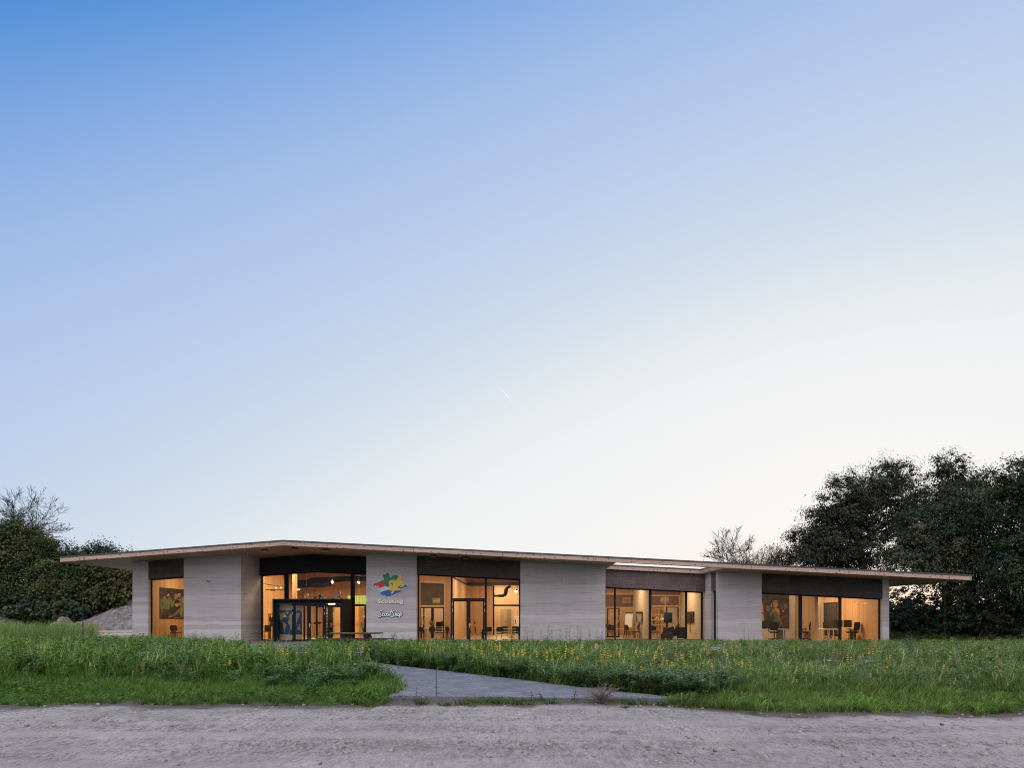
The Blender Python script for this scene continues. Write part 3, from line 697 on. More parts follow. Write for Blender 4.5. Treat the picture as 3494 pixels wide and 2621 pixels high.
def text_mesh(body, offset=.0, ext=.05, bev=.0):
    cu = bpy.data.curves.new('lettering', 'FONT'); cu.body = body; cu.offset = offset; cu.extrude = ext; cu.bevel_depth = bev; cu.resolution_u = 4; cu.space_character = 1.08
    ob = bpy.data.objects.new('lettering', cu); COL.objects.link(ob)
    dg = bpy.context.evaluated_depsgraph_get(); dg.update()
    me = bpy.data.meshes.new_from_object(ob.evaluated_get(dg)); bpy.data.objects.remove(ob); bpy.data.curves.remove(cu)
    return me
def place_text(me, x0, x1, z0, z1, y, depth, mat, name, parent=None, at=None):
    co = np.empty(len(me.vertices) * 3); me.vertices.foreach_get('co', co); co = co.reshape(-1, 3)
    lo, hi = co.min(0), co.max(0)
    o = np.empty_like(co)
    o[:, 0] = x0 + (co[:, 0] - lo[0]) / (hi[0] - lo[0]) * (x1 - x0); o[:, 2] = z0 + (co[:, 1] - lo[1]) / (hi[1] - lo[1]) * (z1 - z0)
    o[:, 1] = y - (co[:, 2] - lo[2]) / max(1e-6, hi[2] - lo[2]) * depth
    base = np.array(root_loc(parent) if parent else at); o -= base
    me.vertices.foreach_set('co', o.ravel()); me.update(); me.materials.clear(); me.materials.append(mat); me.materials.append(BLACKP)
    for f in me.polygons: f.material_index = 0 if abs(f.normal.y) > .5 else 1; f.use_smooth = False
    ob = bpy.data.objects.new(name, me); COL.objects.link(ob)
    if parent: ob.parent = parent
    else: ob.location = at
    return ob
LET = basic('cream letter', (.78, .74, .72), .5, .03)
a_, b_ = E3(393, 1086, 0), E3(975, 972, 0)
ob = place_text(text_mesh('Scouting', .042, .05), a_.x, b_.x, a_.z, b_.z, YW + .002, .085, LET, 'letter_sign', at=E3(684, 1030, 0))
tag(ob, 'bold cream raised letters reading Scouting under the emblem', 'sign')
t = thing('script_sign', 'black-edged pale handwritten lettering reading ScoutShop on the wall', 'sign', E3(680, 1310, 0))
strokes = [[(497, 1248), (482, 1230), (452, 1240), (441, 1268), (464, 1308), (470, 1340), (450, 1370), (420, 1370), (412, 1348)], [(533, 1302), (515, 1295), (499, 1320), (506, 1348), (532, 1348)],
           [(568, 1290), (547, 1315), (552, 1343), (576, 1343), (590, 1315), (582, 1292), (568, 1290)], [(606, 1295), (600, 1333), (620, 1345), (641, 1315), (650, 1287), (645, 1333), (666, 1333)],
           [(711, 1207), (690, 1260), (671, 1318), (684, 1332)], [(655, 1264), (722, 1246)], [(772, 1238), (756, 1222), (736, 1236), (731, 1265), (750, 1300), (756, 1338), (731, 1370), (697, 1365), (690, 1345)],
           [(821, 1222), (797, 1300), (781, 1352)], [(785, 1332), (810, 1292), (826, 1302), (816, 1343), (834, 1345)], [(868, 1290), (846, 1312), (848, 1343), (872, 1343), (886, 1312), (868, 1290)],
           [(910, 1265), (895, 1340), (876, 1405)], [(905, 1287), (930, 1267), (945, 1287), (930, 1330), (902, 1337)]]
mo, mi = MB(), MB()
for st in strokes:
    q = open_smooth(st, 4)
    mo.tube([E3(x, y, .02) for x, y in q], .052, 8); mi.tube([E3(x, y, .055) for x, y in q], .030, 8)
mo.build('outline', BLACKP, t); mi.build('lettering', basic('pale script', (.72, .80, .84), .4, .03), t)

# yellow warning triangle on the glass of the entrance
t = thing('warning_sign', 'yellow triangle warning sticker on the glass before the world map', 'sign', P(972, 2107.5, 42.26))
tri = [P(964.4, 2107.8, 42.27), P(979.4, 2107.8, 42.27), P(971.9, 2095.2, 42.27)]
MB().prism(tri, (0, -.004, 0)).build('border', BLACKP, t)
c = sum(tri, Vector()) / 3
MB().prism([c + (q - c) * .78 + Vector((0, -.0045, 0)) for q in tri], (0, -.003, 0)).build('field', basic('sign yellow', (.75, .42, .01), .4), t)
MB().prism([c + Vector((-.045, -.008, -.03)), c + Vector((.06, -.008, -.03)), c + Vector((.06, -.008, 0)), c + Vector((.01, -.008, .0)), c + Vector((-.02, -.008, .035)), c + Vector((-.05, -.008, .02))], (0, -.002, 0)).build('symbol', BLACKP, t)

# ------------------------------------------------------------------ picnic table outside
DARKW = wood('dark stained timber', (.042, .028, .025), .2, 1, 0, rough=.6)
TX, TY, TZ = px(1215, 35.2), 35.2, .77
t = thing('picnic_table', 'big dark timber picnic table with side benches before the emblem wall', 'picnic table', (TX, TY, 0))
mb = MB()
for i in range(5): mb.bbox(TX - 1.28, TX + 1.28, TY - .55 + i * .22, TY - .55 + i * .22 + .21, TZ - .06, TZ, .008)
mb.build('tabletop', DARKW, t)
for sx in (-.55, .62):
    m = MB().bbox(TX + sx - .07, TX + sx + .07, TY - .42, TY + .42, TZ - .16, TZ - .062, .008).bbox(TX + sx - .17, TX + sx + .17, TY - .2, TY + .2, .02, TZ - .161, .01).bbox(TX + sx - .045, TX + sx + .045, TY - .95, TY + .95, .32, .40, .008)
    m.build('trestle', DARKW, t)
for sy in (-.9, .72):
    MB().bbox(TX - 1.75, TX + 1.75, TY + sy, TY + sy + .12, .401, .455, .006).bbox(TX - 1.75, TX + 1.75, TY + sy + .13, TY + sy + .25, .401, .455, .006).build('bench', DARKW, t)

# ================================================================== inside: furniture, pictures, equipment
def shell_chair(mat, legm, seat_h=.45):
    t = thing('chair', 'x', 'chair')
    MB().bbox(-.22, .22, -.22, .22, seat_h - .03, seat_h + .02, .02).build('seat', mat, t)
    mb = MB(); n = 8
    rows = [(seat_h + .10, .19), (seat_h + .2, .225), (seat_h + .3, .225), (seat_h + .38, .20), (seat_h + .42, .12)]
    vs = []
    for z, wd in rows:
        for k in range(n + 1):
            a = -1 + 2 * k / n
            vs.append((a * wd, .24 - .06 * a * a + (z - seat_h) * .14, z))
    m_ = n + 1
    fr = [(i * m_ + k, i * m_ + k + 1, (i + 1) * m_ + k + 1, (i + 1) * m_ + k) for i in range(len(rows) - 1) for k in range(n)]
    k0 = len(vs); vs2 = vs + [(x, y_ - .025, z) for x, y_, z in vs]
    mb.add(vs2, fr + [tuple(i + k0 for i in f[::-1]) for f in fr], 0, True)
    mb.tube([(-.1, .23, seat_h - .01), (-.1, .25, seat_h + .15)], .012, 6).tube([(.1, .23, seat_h - .01), (.1, .25, seat_h + .15)], .012, 6)
    mb.build('backrest', mat, t)
    for sx in (-1, 1):
        for sy in (-1, 1):
            MB().tube([(sx * .19, sy * .18, seat_h - .02), (sx * .235, sy * .235, .04)], .012, 6).build('leg', legm, t)
    return t
def office_chair():
    t = thing('office_chair', 'x', 'chair')
    MB().bbox(-.25, .25, -.24, .24, .45, .53, .03).build('seat', BLACKP, t)
    mb = MB()
    vs = [(a * w_ , .26 + .05 * (1 - a * a) + (z - .5) * .12, z) for z, w_ in ((.60, .2), (.75, .25), (.95, .25), (1.08, .22)) for a in (-1, -.6, -.2, .2, .6, 1)]
    f = [(i * 6 + k, i * 6 + k + 1, (i + 1) * 6 + k + 1, (i + 1) * 6 + k) for i in range(3) for k in range(5)]
    mb.add(vs + [(x, y_ + .03, z) for x, y_, z in vs], f + [tuple(i + 24 for i in q[::-1]) for q in f], 0, True); mb.tube([(0, .2, .5), (0, .33, .62), (0, .33, .8)], .025, 6)
    mb.build('backrest', basic('grey mesh', (.03, .03, .031), .7), t)
    for sx in (-1, 1): MB().tube([(sx * .24, .1, .5), (sx * .31, .1, .55), (sx * .31, .1, .68)], .018, 6).bbox(sx * .31 - .035, sx * .31 + .035, -.12, .16, .68, .71, .01).build('armrest', BLACKP, t)
    mb = MB().tube([(0, 0, .1), (0, 0, .45)], .03, 8)
    for k in range(5):
        a = 2 * math.pi * k / 5; mb.tube([(0, 0, .13), (math.cos(a) * .3, math.sin(a) * .3, .09)], .02, 6).ball((math.cos(a) * .3, math.sin(a) * .3, .075), .035)
    mb.build('base', BLACKP, t)
    return t
_first = {}
def place(kind, x, y, rz, label, group=None, z=.04, sc=1.0):
    mk = {'green': lambda: shell_chair(CHAIRG, STEEL), 'brown': lambda: shell_chair(CHAIRB, BLACKP), 'office': office_chair}[kind]
    if kind not in _first: _first[kind] = mk(); o = _first[kind]
    else: o = copy_tree(_first[kind])
    o.location = (x, y, z); o.rotation_euler = (0, 0, rz); o.scale = (sc, sc, sc); o['label'] = label
    if group: o['group'] = group
    return o
def table(name, label, x, y, lx, ly, h, topm, legm, cat='table', legs=True):
    t = thing(name, label, cat, (x, y, .04))
    MB().bbox(x - lx / 2, x + lx / 2, y - ly / 2, y + ly / 2, h - .035, h, .006).build('tabletop', topm, t)
    for sx in (-1, 1):
        for sy in (-1, 1):
            MB().tube([(x + sx * (lx / 2 - .12), y + sy * (ly / 2 - .1), h - .036), (x + sx * (lx / 2 - .1), y + sy * (ly / 2 - .08), .041)], .028, 8).build('leg', legm, t)
    return t
# middle room
Y = 46.4
table('dining_table', 'long oak table behind the left pane of the middle window', px(1484, Y), Y, 1.9, .9, .76, TABLE, BLACKP)
table('dining_table', 'long oak table behind the right pane of the middle window', px(1708, Y), Y, 2.7, .9, .76, TABLE, BLACKP)
GC = 'dark green shell chairs round the oak tables'
for u, yy, rz, lab in ((1434, 45.6, math.pi, 'dark green chair at the far left end of the middle window'), (1476, 45.55, math.pi, 'dark green chair with its back to the glass at the left oak table'),
                       (1515, 46.3, -math.pi / 2 + .2, 'dark green chair seen side-on at the right end of the left oak table'), (1534, 45.8, math.pi - .8, 'dark green chair beside the frame left of the garden doors'),
                       (1497, 47.3, 0, 'dark green chair on the far side of the left oak table, back showing above it'),
                       (1633, 46.3, math.pi / 2, 'dark green chair seen side-on behind the right garden door'), (1664, 45.5, math.pi + .4, 'dark green chair just right of the garden doors'),
                       (1705, 45.5, math.pi, 'dark green chair with its back to the glass at the right oak table'), (1722, 47.4, 0, 'dark green chair on the far side of the right oak table, nearer the doors'),
                       (1757, 47.4, 0, 'dark green chair on the far side of the right oak table, nearer the earth wall'), (1768, 45.6, math.pi + .3, 'dark green chair at the right end of the middle window')):
    place('green', px(u, yy), yy, rz, lab, GC, sc=1.0)
# office behind the inner window
Y = 50.6
table('office_desk', 'desk with screens seen through the inner window', px(1493, Y), Y, 2.0, .8, .76, WHITE, STEEL, 'desk')
def monitor(x, y, z, wd, h, lab, rz=0, cat='monitor'):
    t = thing('monitor', lab, cat, (x, y, z), 'computer monitors on the desks', rz)
    q = MB(); q.bbox(-wd / 2, wd / 2, -.02, .02, .12, .12 + h, .006)
    for nm, m_, mt in (('screen', q, BLACKP), ('stand', MB().bbox(-.1, .1, -.08, .08, 0, .012, .004).tube([(0, .03, .01), (0, .03, .2)], .02, 6), BLACKP)):
        o = m_.build(nm, mt); o.parent = t
    return t
monitor(px(1497, Y), Y, .76, .5, .33, 'small dark screen left of another on the desk behind the inner window', .9)
monitor(px(1513, Y), Y, .76, .5, .36, 'dark screen on the desk next to the edge of the inner window', .9)
PLANTM = leaf_mat('house plant')
def house_plant(name, lab, x, y, z, h, n, lw, seed, potm, col):
    rng = random.Random(seed); t = thing(name, lab, 'potted plant', (x, y, z))
    MB().lathe([(.10, 0), (.14, .2), (.12, .2), (.02, .18)], (x, y, z), 14).build('pot', potm, t)
    mb = MB()
    for i in range(n):
        a = rng.uniform(0, 6.28); r = rng.uniform(.1, .45) * h; q0 = Vector((x, y, z + .18)); q1 = q0 + Vector((math.cos(a) * r, math.sin(a) * r * .6, h * rng.uniform(.35, .9)))
        d = (q1 - q0); s_ = d.cross(Vector((0, 1, .3))).normalized() * lw; m_ = q0 + d * .65
        mb.add([q0, m_ + s_, q1, m_ - s_], [(0, 1, 2, 3)])
    mb.build('foliage', basic(name + ' leaf', col, .5), t)
    return t
house_plant('flower_vase', 'yellow-leaved plant in a pot on the oak table behind the left pane', px(1474, 46.5), 46.5, .76, .55, 40, .04, 4, BLACKP, (.25, .22, .04))
# far right room seen through the black frame
y = 62.48
t = thing('hose_cabinet', 'white wall cabinet with a red disc in the back room', 'cabinet', P(1764, 2140, y))
MB().bbox(px(1755.5, y), px(1774, y), y - .2, y - .002, pz(2138, y), pz(2104.5, y), .01).build('body', WHITE, t)
MB().tube([(px(1763.5, y), y - .201, pz(2109, y)), (px(1763.5, y), y - .215, pz(2109, y))], .045, 14).build('disc', basic('signal red', (.5, .02, .03), .5), t)
MB().bbox(px(1758, y), px(1759.6, y), y - .23, y - .201, pz(2130, y), pz(2114, y), .006).build('handle', BLACKP, t)
y = 60.5
DU = MB().tube([P(1686, 2034.5, y), P(1716, 2034, y), P(1723, 2030, y), P(1726, 2021, y), P(1727, 2012, y), P(1731, 2005, y), P(1742, 2000, y)], [.09, .13, .16, .17, .16, .15, .14], 12)
tag(DU.build('air_duct', DUCT, at=P(1720, 2034, y)), 'black S-shaped air duct in the back room', 'air duct')
def pendant(u, v, D, lab, lit, w_=.16):
    q = P(u, v, D); t = thing('pendant_lamp', lab, 'lamp', q, 'pendant lamps in the hall')
    MB().lathe([(w_, 0), (w_ * .95, .03), (w_ * .45, .12), (.04, .2)], q, 16).build('shade', BLACKP, t)
    MB().tube([q + Vector((0, 0, .2)), (q.x, q.y, rs(q.x) + .005)], .010, 6).build('cord', BLACKP, t)
    MB().ball(q + Vector((0, 0, -.005)), w_ * .55).build('bulb', LAMP if lit else STEEL, t)
    if lit:
        l = bpy.data.lights.new('bulb_light', 'POINT'); l.energy = lit; l.color = WARM; l.shadow_soft_size = .09
        o = bpy.data.objects.new('bulb_light', l); COL.objects.link(o); o.parent = t; o.location = (0, 0, -.16)
pendant(1761.5, 2018, 60.0, 'dark cone pendant lamp in the back room', 6, .22)
pendant(1134, 1987, 50.5, 'lit cone pendant lamp above the motorbike', 12)
pendant(1224.5, 1987, 50.0, 'bright cone pendant lamp above the green tiles', 25)
# wire lantern, track lights, ducts in the hall
q = P(1046, 2030, 48.5)
t = thing('wire_lantern', 'unlit wire cage lantern hanging over the entrance', 'lamp', q)
MB().tube([q + Vector((0, 0, .05)), (q.x, q.y, rs(q.x) + .005)], .014, 6).build('cord', BLACKP, t)
mb = MB()
for k in range(8):
    a = k * math.pi / 4; mb.tube([q + Vector((math.cos(a) * r, math.sin(a) * r, z)) for r, z in ((.03, .05), (.15, .0), (.17, -.15), (.10, -.30))], .006, 4, cap=False)
mb.tube(circ(q + Vector((0, 0, -.02)), .15), .006, 4, cap=False); mb.build('cage', ZINC, t)
t = thing('track_light', 'black lighting track with small spotlights left of the timber column', 'lamp', P(930, 2000, 46.5))
MB().tube([P(896, 1992.5, 46.0), P(1004, 2009, 49.0)], .025, 6).build('rail', BLACKP, t)
for u, v, D in ((940.5, 2003, 47.0), (958, 2003, 47.6)):
    s_ = P(u, v, D); h = MB().tube([s_ + Vector((0, 0, .09)), s_, s_ + Vector((.04, -.1, -.06))], [.03, .05, .06], 8).build('spot_head', BLACKP, t)
    MB().ball(s_ + Vector((.05, -.125, -.075)), .035).build('bulb', LAMP, h)
t = thing('track_light', 'level black lighting track crossing the left pane of the entrance', 'lamp', P(940, 2013.5, 48))
MB().tube([P(897, 2013.3, 48), P(1050, 2012.5, 48)], .025, 6).build('rail', BLACKP, t)
MB().bbox(px(924, 48), px(938, 48), 47.96, 48.04, pz(2017, 48), pz(2013.6, 48), .01).build('driver', BLACKP, t)
MB().prism([P(1012, 2007, 47.9), P(1051, 2012, 47.9), P(1012, 2013.5, 47.9)], (0, .1, 0)).build('spot_head', BLACKP, t)
MB().bbox(px(1014, 47.9), px(1023, 47.9), 47.8, 47.88, pz(2014.5, 47.9), pz(2012, 47.9), .006).build('bulb', LAMPC, t)
D = 53.5
tag(MB().tube([P(1012, 1993, D), P(1048, 1993, D), P(1058, 1989, D), P(1066, 1984, D), P(1078, 1983, D), P(1180, 1976, D), P(1262, 1975, D)], [.31, .31, .31, .28, .26, .2, .19], 14).build('air_duct', DUCT, at=P(1090, 1985, D)), 'thick black air duct running under the hall ceiling', 'air duct')
tag(MB().tube([P(1062, 1998.5, D - .8), P(1100, 1998, D - .8), P(1112, 1998, D - .8), P(1122, 1995, D - .8), P(1130, 1989, D - .8), P(1132, 1983, D - .5)], [.18, .18, .12, .15, .17, .15], 12).build('air_duct', DUCT, at=P(1095, 1998, D - .8)), 'short black branch duct below the main hall duct', 'air duct')
# display shelf with the motorbike
y = 45.9
t = thing('display_ledge', 'black ledge over the inner doors carrying a motorbike', 'ledge', (px(1110, y), y, 2.3))
MB().bbox(-14.9, -10.6, y - .55, y + .55, 2.3, 2.42, .01).build('deck', BLACK, t)
for x in (-14.8, -10.7): MB().box(x - .05, x + .05, y - .05, y + .05, .04, 2.299).build('post', BLACK, t)
bx, bz = px(1122, y), 2.42
bt = thing('motorbike', 'old pale racing motorbike with number 4 on its tail', 'motorbike', (bx, y, bz))
BIKE = basic('pale fairing', (.42, .42, .38), .4)
X = lambda u: px(u, y); Z = lambda v: pz(v, y)
for nm, u in (('front_wheel', 1086), ('rear_wheel', 1152)):
    c = Vector((X(u), y, bz + .30)); w_ = MB().tube(circ(c, .27, 24), .045, 8, cap=False).build(nm, BLACKP, bt)
    mb = MB().tube([c + Vector((0, -.06, 0)), c + Vector((0, .06, 0))], .04, 8)
    for k in range(6): mb.tube([c, c + Vector((math.cos(k * 1.047) * .25, 0, math.sin(k * 1.047) * .25))], .008, 4)
    mb.build('rim', STEEL, w_)
MB().tube([(X(1088), y, bz + .3), (X(1094), y, Z(2030)), (X(1100), y, Z(2037)), (X(1122), y, Z(2046)), (X(1152), y, bz + .3)], .03, 6).tube([(X(1122), y, Z(2046)), (X(1118), y, bz + .2), (X(1150), y, bz + .28)], .025, 6).build('frame', BLACKP, bt)
MB().loft([(X(1104), y, Z(2048), .18, .11), (X(1104), y, Z(2043), .24, .13), (X(1101), y, Z(2039), .12, .08)]).build('fuel_tank', BIKE, bt)
MB().tube([(X(1087), y - .3, Z(2035)), (X(1092), y - .1, Z(2029)), (X(1094), y, Z(2029)), (X(1092), y + .1, Z(2029)), (X(1087), y + .3, Z(2035))], .014, 6).ball((X(1091), y, Z(2033)), .09).ball((X(1098), y - .3, Z(2025.5)), .03).tube([(X(1092), y - .2, Z(2030)), (X(1098), y - .3, Z(2025.5))], .008, 5).build('handlebar', BLACKP, bt)
tail = MB().prism([(X(1136), y - .1, Z(2041)), (X(1151), y - .1, Z(2023)), (X(1158), y - .1, Z(2018)), (X(1162), y - .1, Z(2019)), (X(1161), y - .1, Z(2032)), (X(1143), y - .1, Z(2042.5))], (0, .2, 0)).build('tail', BIKE, bt)
place_text(text_mesh('4', .02, .02), X(1153.5), X(1158.5), Z(2028.5), Z(2020.5), y - .1, .006, basic('number red', (.45, .03, .03), .5), 'number', parent=tail)
MB().tube([(X(1104), y + .15, bz + .25), (X(1130), y + .18, bz + .2), (X(1160), y + .2, bz + .32)], [.03, .035, .05], 8).build('exhaust', STEEL, bt)
# world map wall in the lobby
y = 42.95
MB_ = thing('map_panel', 'dark blue wall map of the world with tan continents behind the entrance glass', 'wall map', (px(990, y), y, .03))
zx = lambda x: 850 + x * .20344
zy = lambda v: 1950 + v * .20347
Q = lambda x, v, off: P(zx(x), zy(v), y) + Vector((0, -off, 0))
MB().box(px(948, y) - .02, px(1031, y), y, y + .06, .04, 2.48).build('panel', basic('tan board', (.68, .53, .37), .6, .06), MB_)
edge = [(478, 1060)] + [(478, 652)] + [(500 + i * 27, 646 + (i % 3) * 7 + i * .6) for i in range(15)] + [(886, 672), (886, 1068), (800, 1062), (700, 1068), (600, 1060)]
MB().poly([Q(a, b, .004) for a, b in edge]).build('sea', basic('map blue', (.028, .085, .17), .5, .08), MB_)
TAN = basic('map tan', (.58, .43, .28), .6, .06)
land = MB()
for ps in ([(498, 720), (520, 702), (560, 705), (585, 690), (610, 700), (600, 730), (575, 760), (585, 780), (560, 800), (548, 822), (535, 830), (545, 850), (575, 840), (578, 848), (555, 858), (572, 872), (560, 868), (538, 845), (525, 815), (522, 770), (515, 735)],
           [(610, 690), (640, 682), (664, 684), (655, 705), (640, 722), (628, 710)], [(570, 872), (590, 862), (625, 895), (629, 910), (612, 945), (602, 975), (596, 1005), (600, 1038), (590, 1030), (585, 985), (575, 945), (566, 910)],
           [(655, 845), (668, 815), (700, 805), (735, 830), (745, 860), (720, 920), (715, 965), (700, 990), (690, 960), (685, 905), (660, 885)], [(665, 790), (680, 745), (690, 715), (705, 712), (720, 730), (740, 712), (745, 800), (720, 815), (690, 800)],
           [(745, 712), (790, 705), (845, 712), (852, 730), (830, 740), (832, 780), (815, 810), (805, 850), (795, 880), (790, 840), (775, 815), (745, 805)], [(812, 960), (832, 925), (848, 920), (858, 945), (855, 980), (832, 985), (815, 985)],
           [(795, 885), (812, 900), (822, 912), (815, 918), (800, 900)], [(835, 890), (850, 895), (862, 910), (848, 912)], [(862, 985), (870, 980), (862, 1003), (855, 1005)]):
    land.poly([Q(a, b, .008) for a, b in smooth(ps, 2)])
land.build('land_print', TAN, MB_)
# lectern, bookshelf and banner in the lobby beyond
y = 47.2
t = thing('lectern', 'thin black reading stand with sloping top behind the entrance doors', 'lectern', (px(1081, y), y, .04))
MB().prism([P(1066, 2130, y), P(1091, 2130, y), P(1097, 2124, y), P(1073, 2124, y)], (0, .3, 0)).build('desk_top', BLACKP, t)
for a, b in ((1064, 1074), (1092, 1086)): MB().tube([P(a - 3, 2120, y), P((a + b) / 2, 2150, y), P(b, 2170, y)], .012, 5).build('leg', BLACKP, t)
MB().bbox(px(1058, y), px(1100, y), y - .2, y + .2, .16, .2, .01).build('base', BLACKP, t)
y = 51.5
t = thing('bookshelf', 'tall pale bookshelf full of small books seen through the inner doors', 'bookshelf', (px(1124, y), y, .04))
x0, x1, z1 = px(1110, y), px(1139, y), pz(2094, y)
mb = MB().box(x0, x0 + .03, y, y + .3, .04, z1).box(x1 - .03, x1, y, y + .3, .04, z1).box(x0 + .031, x1 - .031, y + .27, y + .298, .04, z1)
for i in range(8): zz = .06 + i * (z1 - .1) / 7; mb.box(x0 + .031, x1 - .031, y + .002, y + .269, zz, zz + .025)
mb.build('carcass', PINE_P, t)
rng = random.Random(5); bm_ = [basic('book dark', (.03, .03, .045), .6), basic('book brown', (.15, .06, .03), .6), basic('book blue', (.04, .08, .14), .6)]
for i in range(7):
    zz = .086 + i * (z1 - .1) / 7; mb = MB(); xx = x0 + .05
    while xx < x1 - .1:
        wd = rng.uniform(.03, .07); mb.box(xx, xx + wd - .004, y + .04, y + .25, zz, zz + rng.uniform(.13, .2), rng.randrange(3)); xx += wd
    mb.build('book_row', bm_, t)
y = 50.2
t = thing('banner', 'pale golden banner with a drawn figure behind the right inner door', 'banner', (px(1154, y), y, .04))
MB().box(px(1145, y), px(1162, y), y, y + .03, .3, pz(2094, y)).build('sheet', basic('golden cloth', (.62, .48, .22), .7, .15, 3), t)
mb = MB(); k = [(1149, 2100), (1151, 2112), (1147, 2122), (1150, 2134), (1153, 2126), (1156, 2140), (1158, 2130), (1155, 2116), (1158, 2108), (1153, 2110)]
mb.poly([P(a, b, y - .006) for a, b in smooth(k, 2)]); mb.build('drawing', basic('umber ink', (.12, .07, .03), .7), t)
MB().box(px(1145, y), px(1162, y), y - .2, y + .25, .041, .09).build('foot', BLACKP, t)
# ceiling tube of the lobby
t = thing('tube_lamp', 'glowing tube lamp under the lobby ceiling', 'lamp', (px(1132, 43.4), 43.4, 2.5), 'lamps of the entrance lobby')
q = P(1132, 2061, 43.4)
MB().tube([q + Vector((-.2, 0, 0)), q + Vector((.2, 0, 0))], .045, 10).build('tube', LAMPC, t)
MB().bbox(q.x - .24, q.x + .24, 43.36, 43.44, q.z + .046, EZ - .102, .004).build('bracket', BLACK, t)
a = area(q.x, 43.4, q.z - .06, .5, .3, 45); a.parent = t; a.location = (q.x - t.location.x, 0, q.z - .06 - 2.5)
# old cabinet, bar stool and fern at the left pane
y = 48.5
t = thing('cupboard', 'orange wooden cupboard with a cornice behind the left entrance pane', 'cupboard', (px(911, y), y, .04))
OW = wood('orange cupboard', (.52, .26, .09), .3, 0, 2)
x0, x1, z1 = px(896, y), px(925, y), pz(2093, y)
MB().bbox(x0, x1, y, y + .4, .05, z1 - .08, .01).build('body', OW, t)
MB().bbox(x0 - .04, x1 + .04, y - .04, y + .44, z1 - .079, z1, .012).bbox(x0 - .02, x1 + .02, y - .03, y - .002, pz(2124, y), pz(2121.5, y), .006).build('cornice', OW, t)
for a, b in ((x0 + .04, (x0 + x1) / 2 - .015), ((x0 + x1) / 2 + .015, x1 - .04)):
    MB().bbox(a, b, y - .02, y - .001, pz(2119, y), z1 - .12, .006).build('door', OW, t); MB().bbox(a, b, y - .02, y - .001, .12, pz(2126, y), .006).build('door', OW, t)
y = 46.4
t = thing('bar_stool', 'dark padded bar stool on a tall frame behind the left entrance pane', 'bar stool', (px(909, y), y, .04))
x = px(910, y); cs = basic('dark leather', (.035, .024, .018), .5)
MB().bbox(x - .24, x + .24, y - .22, y + .22, pz(2156, y) - .05, pz(2156, y), .02).build('seat', cs, t)
MB().bbox(x - .23, x + .23, y + .17, y + .24, pz(2155, y), pz(2135, y), .02).build('backrest', cs, t)
for sx in (-1, 1):
    for sy in (-1, 1): MB().box(x + sx * .2 - .014, x + sx * .2 + .014, y + sy * .18 - .014, y + sy * .18 + .014, .041, pz(2156, y) - .051).build('leg', BLACKP, t)
MB().box(x - .185, x + .185, y - .19, y - .17, .25, .275).box(x - .185, x + .185, y + .17, y + .19, .25, .275).build('footrest', BLACKP, t)
house_plant('potted_fern', 'dark leafy plant beside the cupboard at the left entrance pane', px(927, 46.9), 46.9, .95, .65, 26, .05, 8, BLACKP, (.03, .045, .02))
t = thing('plant_stand', 'small dark stand under the leafy plant', 'stand', (px(927, 46.9), 46.9, .04)); x = px(927, 46.9)
MB().bbox(x - .16, x + .16, 46.74, 47.06, .90, .949, .008).build('top', BLACKP, t)
for sx in (-1, 1): MB().box(x + sx * .13 - .015, x + sx * .13 + .015, 46.85, 46.95, .041, .899).build('leg', BLACKP, t)
# shop mannequin by the counter
y = 47.0; x = px(1246, y)
SKIN = basic('mannequin skin', (.55, .38, .26), .6)
t = thing('mannequin', 'shop mannequin in a camouflage jacket with red scarf and sun hat', 'mannequin', (x, y, .04))
b = .04 - .10
MB().loft([(x, y, b + .12, .10, .13), (x, y, b + .5, .13, .12), (x, y, b + .85, .18, .13), (x, y, b + .95, .17, .12), (x, y, b + 1.15, .19, .13), (x, y, b + 1.35, .20, .11), (x, y, b + 1.42, .07, .07), (x, y, b + 1.48, .06, .06), (x, y, b + 1.53, .085, .09), (x, y, b + 1.62, .095, .105), (x, y, b + 1.70, .07, .08), (x, y, b + 1.73, .02, .02)]).build('body', SKIN, t)
MB().loft([(x, y, b + .85, .215, .16), (x, y, b + 1.1, .215, .155), (x, y, b + 1.3, .235, .15), (x, y, b + 1.41, .10, .10)]).tube([(x - .22, y, b + 1.34), (x - .30, y - .02, b + 1.1), (x - .26, y - .12, b + .9)], [.065, .055, .045], 8).tube([(x + .22, y, b + 1.34), (x + .30, y - .02, b + 1.1), (x + .26, y - .12, b + .9)], [.065, .055, .045], 8).build('jacket', basic('camouflage', (.33, .28, .17), .8, .7, 12), t)
MB().loft([(x, y, b + .11, .11, .14), (x, y, b + .5, .145, .135), (x, y, b + .86, .2, .15)]).build('trousers', basic('olive trousers', (.035, .045, .025), .8), t)
MB().loft([(x, y, b + 1.38, .14, .13), (x, y, b + 1.46, .12, .12), (x, y, b + 1.50, .08, .08)]).build('scarf', basic('red scarf', (.28, .02, .03), .8), t)
MB().loft([(x, y, b + 1.60, .15, .16), (x, y, b + 1.62, .15, .16), (x, y, b + 1.63, .11, .12), (x, y, b + 1.73, .09, .10), (x, y, b + 1.76, .03, .03)]).build('hat', basic('straw hat', (.5, .38, .2), .8), t)
MB().bbox(x + .05, x + .36, y - .34, y - .17, b + .95, b + 1.42, .05).build('backpack', basic('black bag', (.02, .022, .02), .7), t)
